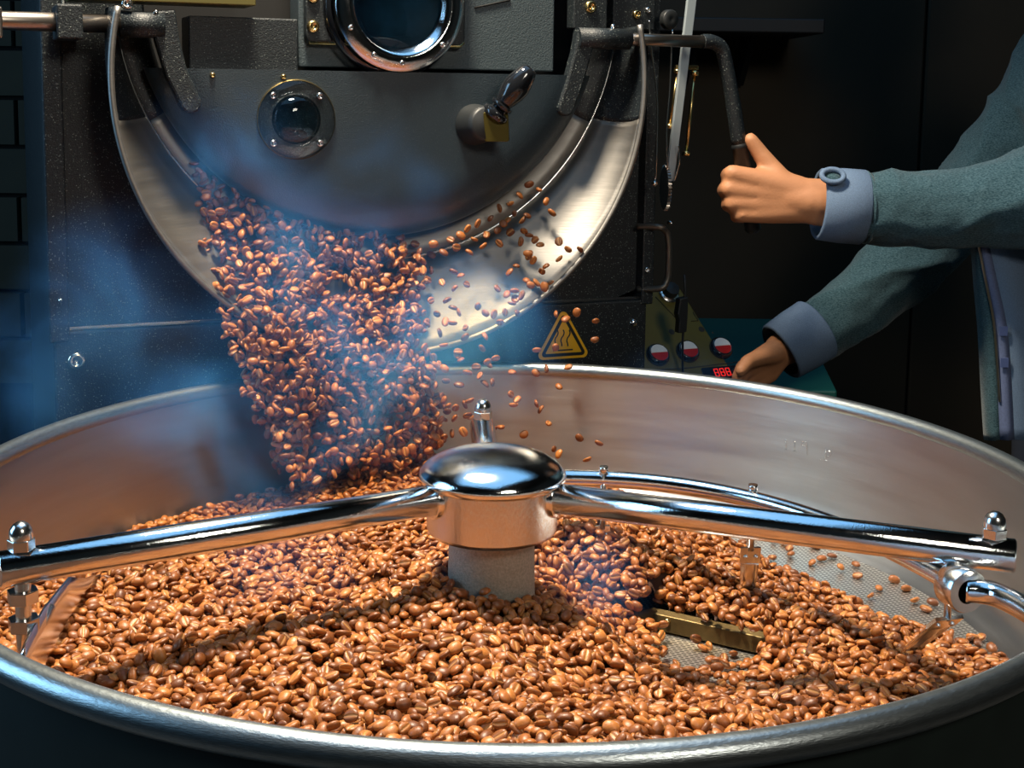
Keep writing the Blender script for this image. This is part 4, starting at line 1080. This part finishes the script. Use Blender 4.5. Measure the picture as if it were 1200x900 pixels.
# near hand: metacarpals, four fingers closed round the lever, thumb along it
wr = [hp_(946, 226, -0.020), hp_(946, 245, -0.020)]
mcp_ = [(858, 203), (854, 221), (858, 238), (868, 252)]; fr_ = [0.0100, 0.0102, 0.0097, 0.0086]
for k, (x, y) in enumerate(mcp_):
    a = hp_(x, y, -0.0245); w0 = wr[0].lerp(wr[1], k/3)
    mid = w0.lerp(a, 0.55)
    chain(bd_, [(w0, 0.0185), (mid, 0.0150), (a, fr_[k]+0.0012)])
    pip = hp_(x-5, y+2, 0.020); dip = hp_(x+19, y+4, 0.0275); tip = hp_(x+33, y+4, 0.012)
    chain(bd_, [(a, fr_[k]+0.0008), (pip, fr_[k]), (dip, fr_[k]-0.0012), (tip, fr_[k]-0.0022)])
    capsule(bd_, hp_(x+2, y, -0.0285), hp_(x+8, y+0.5, -0.0275), 0.0072, 0.006)       # knuckle
chain(bd_, [(wr[0], 0.018), (hp_(917, 215, -0.018), 0.0165), (hp_(902, 195, -0.010), 0.0130), (hp_(889.5, 178, -0.008), 0.0108), (hp_(879.5, 164, -0.008), 0.0094)])
capsule(bd_, hp_(902, 203, -0.014), hp_(878, 207, -0.012), 0.011, 0.008)               # web of the thumb
for k in range(3):                                                                     # tendons on the back of the hand
    x, y = mcp_[k]; capsule(bd_, hp_(x+10, y, -0.0315), hp_(915, 222+k*6, -0.0325), 0.0035, 0.003)
elbL = py_(1268, 226, YL_-0.04); shL = py_(1335, 15, YL_+0.03)
chain(bd_, [(hp_(925, 232, -0.019), 0.0215), (wr[0].lerp(wr[1], .5), 0.0250), (hp_(985, 240, -0.018), 0.0275), (hp_(1090, 240, -0.02), 0.037), (elbL, 0.042), (shL, 0.055)])
chain(bd_, [(wr[0], 0.0190), (hp_(985, 231, -0.018), 0.022)]); chain(bd_, [(wr[1], 0.0190), (hp_(985, 249, -0.018), 0.022)])
# far hand reaching down to the console
YF = 0.74
wf = py_(915, 410, YF-0.012); elbF = py_(1085, 285, 0.80); shF = py_(1275, 40, 0.90)
chain(bd_, [(wf, 0.024), (py_(945, 395, YF), 0.028), (py_(1000, 355, 0.77), 0.036), (elbF, 0.041), (py_(1155, 214, 0.85), 0.043), (py_(1202, 150, 0.875), 0.048), (shF, 0.056)])
for k, (x, y) in enumerate(((872, 424), (874, 431), (880, 438), (889, 443))):
    a = py_(x+14, y-4, YF-0.055+0.012*k)
    chain(bd_, [(wf, 0.021), (a, 0.0115), (py_(x-2, y+6, YF-0.085+0.014*k), 0.0095), (py_(x-8, y+18, YF-0.095+0.014*k), 0.0082), (py_(x-9, y+28, YF-0.09+0.014*k), 0.0072)])
chain(bd_, [(wf, 0.020), (py_(893, 418, YF-0.060), 0.0125), (py_(876, 424, YF-0.095), 0.0100), (py_(868, 434, YF-0.11), 0.0085)])
# trunk, head, legs (mostly out of the frame)
nk = (shL+shF)/2+Vector((0.0, 0.0, 0.05)); chest = (shL+shF)/2+Vector((0.02, 0, -0.14)); hip = Vector((0.0, 0.0, 0.86))
chain(bd_, [(shL, 0.055), (nk, 0.055), (shF, 0.055)])
for s_ in (-1, 1):
    o3 = Vector((0, 0.075*s_, 0))
    chain(bd_, [(nk+o3*0.6, 0.06), (chest+o3, 0.105), (hip.lerp(chest, 0.45)+o3*0.8, 0.088), (hip+o3, 0.098), (Vector((0.0, 0.095*s_, 0.47)), 0.060), (Vector((0.035, 0.10*s_, 0.10)), 0.038)])
    chain(bd_, [(Vector((0.035, 0.10*s_, 0.06)), 0.036), (Vector((-0.13, 0.11*s_, 0.035)), 0.030)])
hd = nk+Vector((-0.055, 0, 0.185))
capsule(bd_, nk, hd+Vector((0.015, 0, -0.06)), 0.056, 0.052)
bd_.ball(hd+Vector((0.012, 0, 0.022)), 0.088, 24, 16, (1.08, 0.87, 1.12))
capsule(bd_, hd+Vector((-0.045, 0, -0.065)), hd+Vector((-0.02, 0, 0.0)), 0.045, 0.062)
capsule(bd_, hd+Vector((-0.088, 0, 0.012)), hd+Vector((-0.103, 0, -0.024)), 0.009, 0.014)   # nose
for s_ in (-1, 1): bd_.ball(hd+Vector((0.012, 0.080*s_, -0.005)), 0.024, 12, 8, (0.75, 0.4, 1.2))
body = fused(bd_, 'body', 'skin', person, 0.0031, 7)
# face details and hair
for s_ in (-1, 1):
    e = hd+Vector((-0.079, 0.032*s_, 0.012))
    ew = MB().ball(e, 0.0125, 14, 10).build('eye', 'eye_white', person); MB().ball(e+Vector((-0.0085, 0, 0)), 0.0062, 12, 8).build('iris', 'iris', ew)
    MB().tube([e+Vector((-0.009, -0.016*s_, 0.021)), e+Vector((-0.0125, 0, 0.025)), e+Vector((-0.002, 0.017*s_, 0.021))], 0.003, 8).build('eyebrow', 'hair', person)
MB().tube([hd+Vector((-0.079, -0.024, -0.062)), hd+Vector((-0.089, 0, -0.060)), hd+Vector((-0.079, 0.024, -0.062))], [0.003, 0.0055, 0.003], 10).build('mouth', 'lips', person)
hr = MB(); hr.ball(hd+Vector((0.028, 0, 0.045)), 0.093, 24, 16, (1.08, 0.93, 1.08)); hr.ball(hd+Vector((0.06, 0, -0.01)), 0.07, 20, 12, (0.8, 1.0, 1.2))
fused(hr, 'hair', 'hair', person, 0.006, 4)
# thumbnail
MB().ball(hp_(884, 164, -0.011), 0.0055, 12, 8, (0.5, 0.35, 1.0)).build('thumbnail', 'nail', person)

# jacket
jk = MB()
slL = [((1004, 242), .002, .042), ((1060, 244), -.002, .0465), ((1125, 241), -.008, .0505), ((1190, 234), -.018, .0590), ((1258, 226), -.030, .068)]
chain(jk, [(hp_(*p, d-0.018), r) for p, d, r in slL]+[(shL, 0.078)])
slF = [((948, 393), YF+.005, .041), ((992, 362), .765, .047), ((1045, 322), .785, .052), ((1085, 285), .805, .057), ((1120, 250), .83, .058), ((1152, 214), .85, .059), ((1200, 150), .875, .064)]
chain(jk, [(py_(*p, y), r) for p, y, r in slF]+[(shF, 0.078)])
chain(jk, [(shL, 0.076), (nk+Vector((0.01, 0, -0.03)), 0.078), (shF, 0.076)])
for s_ in (-1, 1):
    o3 = Vector((0, 0.085*s_, 0))
    chain(jk, [(nk+o3*0.6+Vector((0.01, 0, -0.03)), 0.078), (chest+o3, 0.125), (hip.lerp(chest, 0.45)+o3, 0.115), (hip+o3*1.05+Vector((0, 0, 0.0)), 0.118), (hip+o3*1.05+Vector((0, 0, -0.07)), 0.112)])
hood = nk+Vector((0.085, 0, 0.01))
chain(jk, [(hood+Vector((0, -0.09, 0.02)), 0.045), (hood+Vector((0.03, 0, -0.03)), 0.06), (hood+Vector((0, 0.09, 0.02)), 0.045)])
jko = fused(jk, 'jacket', 'jersey', person, 0.0052, 5)
from mathutils import noise as mnoise
def wrinkle(o, a1, s1, a2, s2):
    me = o.data; nv = len(me.vertices); nn = [v.normal.copy() for v in me.vertices]
    for v, n in zip(me.vertices, nn):
        p = v.co; q = Vector((p.x*0.55+p.z*0.5, p.y, p.z*0.9-p.x*0.35))
        v.co = p + n*(a1*((1-abs(mnoise.noise(q*s1)))**3-0.45)+a2*mnoise.noise(p*s2))
    me.update()
wrinkle(jko, 0.010, 13, 0.0022, 36)
def cuff(c0, c1, r0, r1, th_, name='cuff', squash=1.0):
    c0, c1 = Vector(c0), Vector(c1); ax = (c1-c0).normalized(); Ln = (c1-c0).length
    prof = [(r0-th_, 0.002), (r0-th_*0.5, 0.0), (r0, 0.003), ((r0+r1)/2+0.001, Ln*0.5), (r1, Ln-0.003), (r1-th_*0.5, Ln), (r1-th_, Ln-0.002), (r0-th_, 0.002)]
    return MB().lathe(prof, c0, ax, 48).build(name, 'cuff_denim', person)
cL = cuff(hp_(958, 239, -0.017), hp_(1012, 243, -0.017), 0.0455, 0.0475, 0.006)
cuff(hp_(1011, 243, -0.017), hp_(1019, 243, -0.017), 0.0462, 0.0450, 0.003, 'cuff_seam').data.materials[0] = MATS['jersey']
# thumb loop of the turned-back cuff
lc = hp_(976, 206, -0.054); lu, lv, ln2 = Vector((1, 0, 0)), Vector((0, 0.60, 0.80)), Vector((0, -0.80, 0.60))
lp = [lc+lu*(0.0135*math.cos(t))+lv*(0.0095*math.sin(t)) for t in [2*math.pi*k/28 for k in range(28)]]
MB().tube(lp, 0.0034, 10, closed=True).build('thumb_loop', 'cuff_denim', person)
MB().lathe([(0.0, 0.0), (0.010, -0.001), (0.012, -0.004)], lc-ln2*0.001, ln2, 24).build('loop_opening', 'jersey', person)
cuff(py_(914, 413, YF-0.008), py_(958, 385, YF+0.008), 0.0435, 0.0465, 0.006)
# open front of the jacket with its zipper
Yz = YL_-0.02
def edge(pts, y): return [py_(a, b, y) for a, b in pts]
oe = smooth_path(edge([(1139, 282), (1142, 330), (1147, 390), (1150, 450), (1154, 515)], Yz+0.02), 5)
ze = smooth_path(edge([(1145, 284), (1154, 330), (1163, 375), (1167, 420), (1170, 470)], Yz), 5)
ze = [Vector(z) for z in ze]; ze[-1] = ze[-1]
ze_b = smooth_path(edge([(1145, 284), (1154, 330), (1163, 375), (1167, 420), (1172, 515)], Yz), 5)
MB().grid([oe, [a.lerp(b, .5)+Vector((0, -0.006, 0)) for a, b in zip(oe, ze_b)], ze_b]).build('jacket_front', 'jersey', person, solid=0.004)
li = smooth_path(edge([(1158, 284), (1168, 330), (1178, 375), (1183, 420), (1188, 515)], Yz-0.004), 5)
MB().grid([ze_b, [a.lerp(b, .5)+Vector((0, -0.004, 0)) for a, b in zip(ze_b, li)], li]).build('front_facing', 'lining', person, solid=0.003)
l2 = smooth_path(edge([(1230, 284), (1235, 330), (1235, 375), (1238, 420), (1240, 515)], Yz+0.07), 5)
MB().grid([li, [a.lerp(b, .5)+Vector((0, -0.012, 0)) for a, b in zip(li, l2)], l2]).build('jacket_lining', 'cuff_denim', person, solid=0.003)
zm = MB().tube([z+Vector((0, -0.004, 0)) for z in ze], 0.0016, 8).build('zipper', 'zip_metal', person)
for k, (px, py) in enumerate(((1176, 388), (1177, 425))):
    MB().box(py_(px, py, Yz-0.009), (0.010, 0.002, 0.012)).build('woven_tag', 'plaid', person)
# trousers and shoes
tr = MB()
for s_ in (-1, 1):
    chain(tr, [(hip+Vector((0, 0.06*s_, 0.02)), 0.105), (hip+Vector((0, 0.085*s_, -0.10)), 0.098), (Vector((0.0, 0.098*s_, 0.47)), 0.075), (Vector((0.035, 0.102*s_, 0.10)), 0.058)])
fused(tr, 'trousers', 'jeans', person, 0.010, 4)
for s_ in (-1, 1):
    sh_ = MB(); capsule(sh_, (0.05, 0.10*s_, 0.05), (-0.13, 0.112*s_, 0.042), 0.050, 0.042); capsule(sh_, (0.045, 0.10*s_, 0.05), (0.04, 0.10*s_, 0.10), 0.048, 0.047)
    so = fused(sh_, 'shoe', 'shoe_leather', person, 0.006, 3)
    for v in so.data.vertices: v.co.z = max(v.co.z, 0.002)

# ------------------------------------------------------------------ bluish roasting smoke
def smoke(blobs, lo, hi, dens):
    m = bpy.data.materials.new('smoke'); m.use_nodes = True; nt = m.node_tree; nt.nodes.clear(); MATS['smoke'] = m
    out = nt.nodes.new('ShaderNodeOutputMaterial'); vs = nt.nodes.new('ShaderNodeVolumeScatter')
    vs.inputs['Color'].default_value = (0.08, 0.36, 1.0, 1); vs.inputs['Anisotropy'].default_value = 0.1
    nt.links.new(vs.outputs[0], out.inputs['Volume'])
    tc = nt.nodes.new('ShaderNodeTexCoord')
    nz = nt.nodes.new('ShaderNodeTexNoise'); nz.inputs['Scale'].default_value = 11; nz.inputs['Detail'].default_value = 4; nz.inputs['Distortion'].default_value = 0.8
    nt.links.new(tc.outputs['Object'], nz.inputs['Vector'])
    tot = None
    for c, r, wgt in blobs:
        d = nt.nodes.new('ShaderNodeVectorMath'); d.operation = 'DISTANCE'; d.inputs[1].default_value = tuple(c)
        nt.links.new(tc.outputs['Object'], d.inputs[0])
        mr = nt.nodes.new('ShaderNodeMapRange'); mr.interpolation_type = 'SMOOTHSTEP'
        mr.inputs[1].default_value = 0.0; mr.inputs[2].default_value = r; mr.inputs[3].default_value = wgt; mr.inputs[4].default_value = 0.0
        nt.links.new(d.outputs['Value'], mr.inputs[0])
        if tot is None: tot = mr.outputs[0]
        else:
            ad = nt.nodes.new('ShaderNodeMath'); ad.operation = 'ADD'; nt.links.new(tot, ad.inputs[0]); nt.links.new(mr.outputs[0], ad.inputs[1]); tot = ad.outputs[0]
    pw = nt.nodes.new('ShaderNodeMapRange'); pw.inputs[1].default_value = 0.42; pw.inputs[2].default_value = 0.70; pw.inputs[3].default_value = 0.05; pw.inputs[4].default_value = 1.0
    nt.links.new(nz.outputs['Fac'], pw.inputs[0])
    mu = nt.nodes.new('ShaderNodeMath'); mu.operation = 'MULTIPLY'; nt.links.new(tot, mu.inputs[0]); nt.links.new(pw.outputs[0], mu.inputs[1])
    m2 = nt.nodes.new('ShaderNodeMath'); m2.operation = 'MULTIPLY'; m2.inputs[1].default_value = dens; nt.links.new(mu.outputs[0], m2.inputs[0])
    nt.links.new(m2.outputs[0], vs.inputs['Density'])
    o = MB().box((np.array(lo)+np.array(hi))/2, np.array(hi)-np.array(lo)).build('roasting_smoke', 'smoke')
    tag(o, 'thin bluish smoke rising around the falling beans and the chute', 'smoke', kind='stuff')
    return o
BL = [(ony(45, 415, .28), .09, .8), (ony(130, 340, .28), .11, 1.0), (ony(330, 330, .30), .14, .8), (ony(420, 440, .27), .15, .9), (ony(260, 180, .33), .10, .8), (ony(550, 405, .35), .12, 2.4), (ony(470, 480, .28), .10, .6),
      (ony(230, 480, .20), .13, .9), (ony(300, 560, .20), .11, .7), (ony(690, 690, .02), .07, 1.0), (ony(540, 660, -.02), .05, .8), (ony(800, 520, .25), .12, .35), (ony(330, 690, -.05), .08, .5), (ony(30, 490, .22), .08, .5), (ony(450, 250, .35), .12, .3)]
smoke(BL, (-0.62, -0.16, RZ-0.13), (0.42, 0.52, RZ+0.40), 8.0)
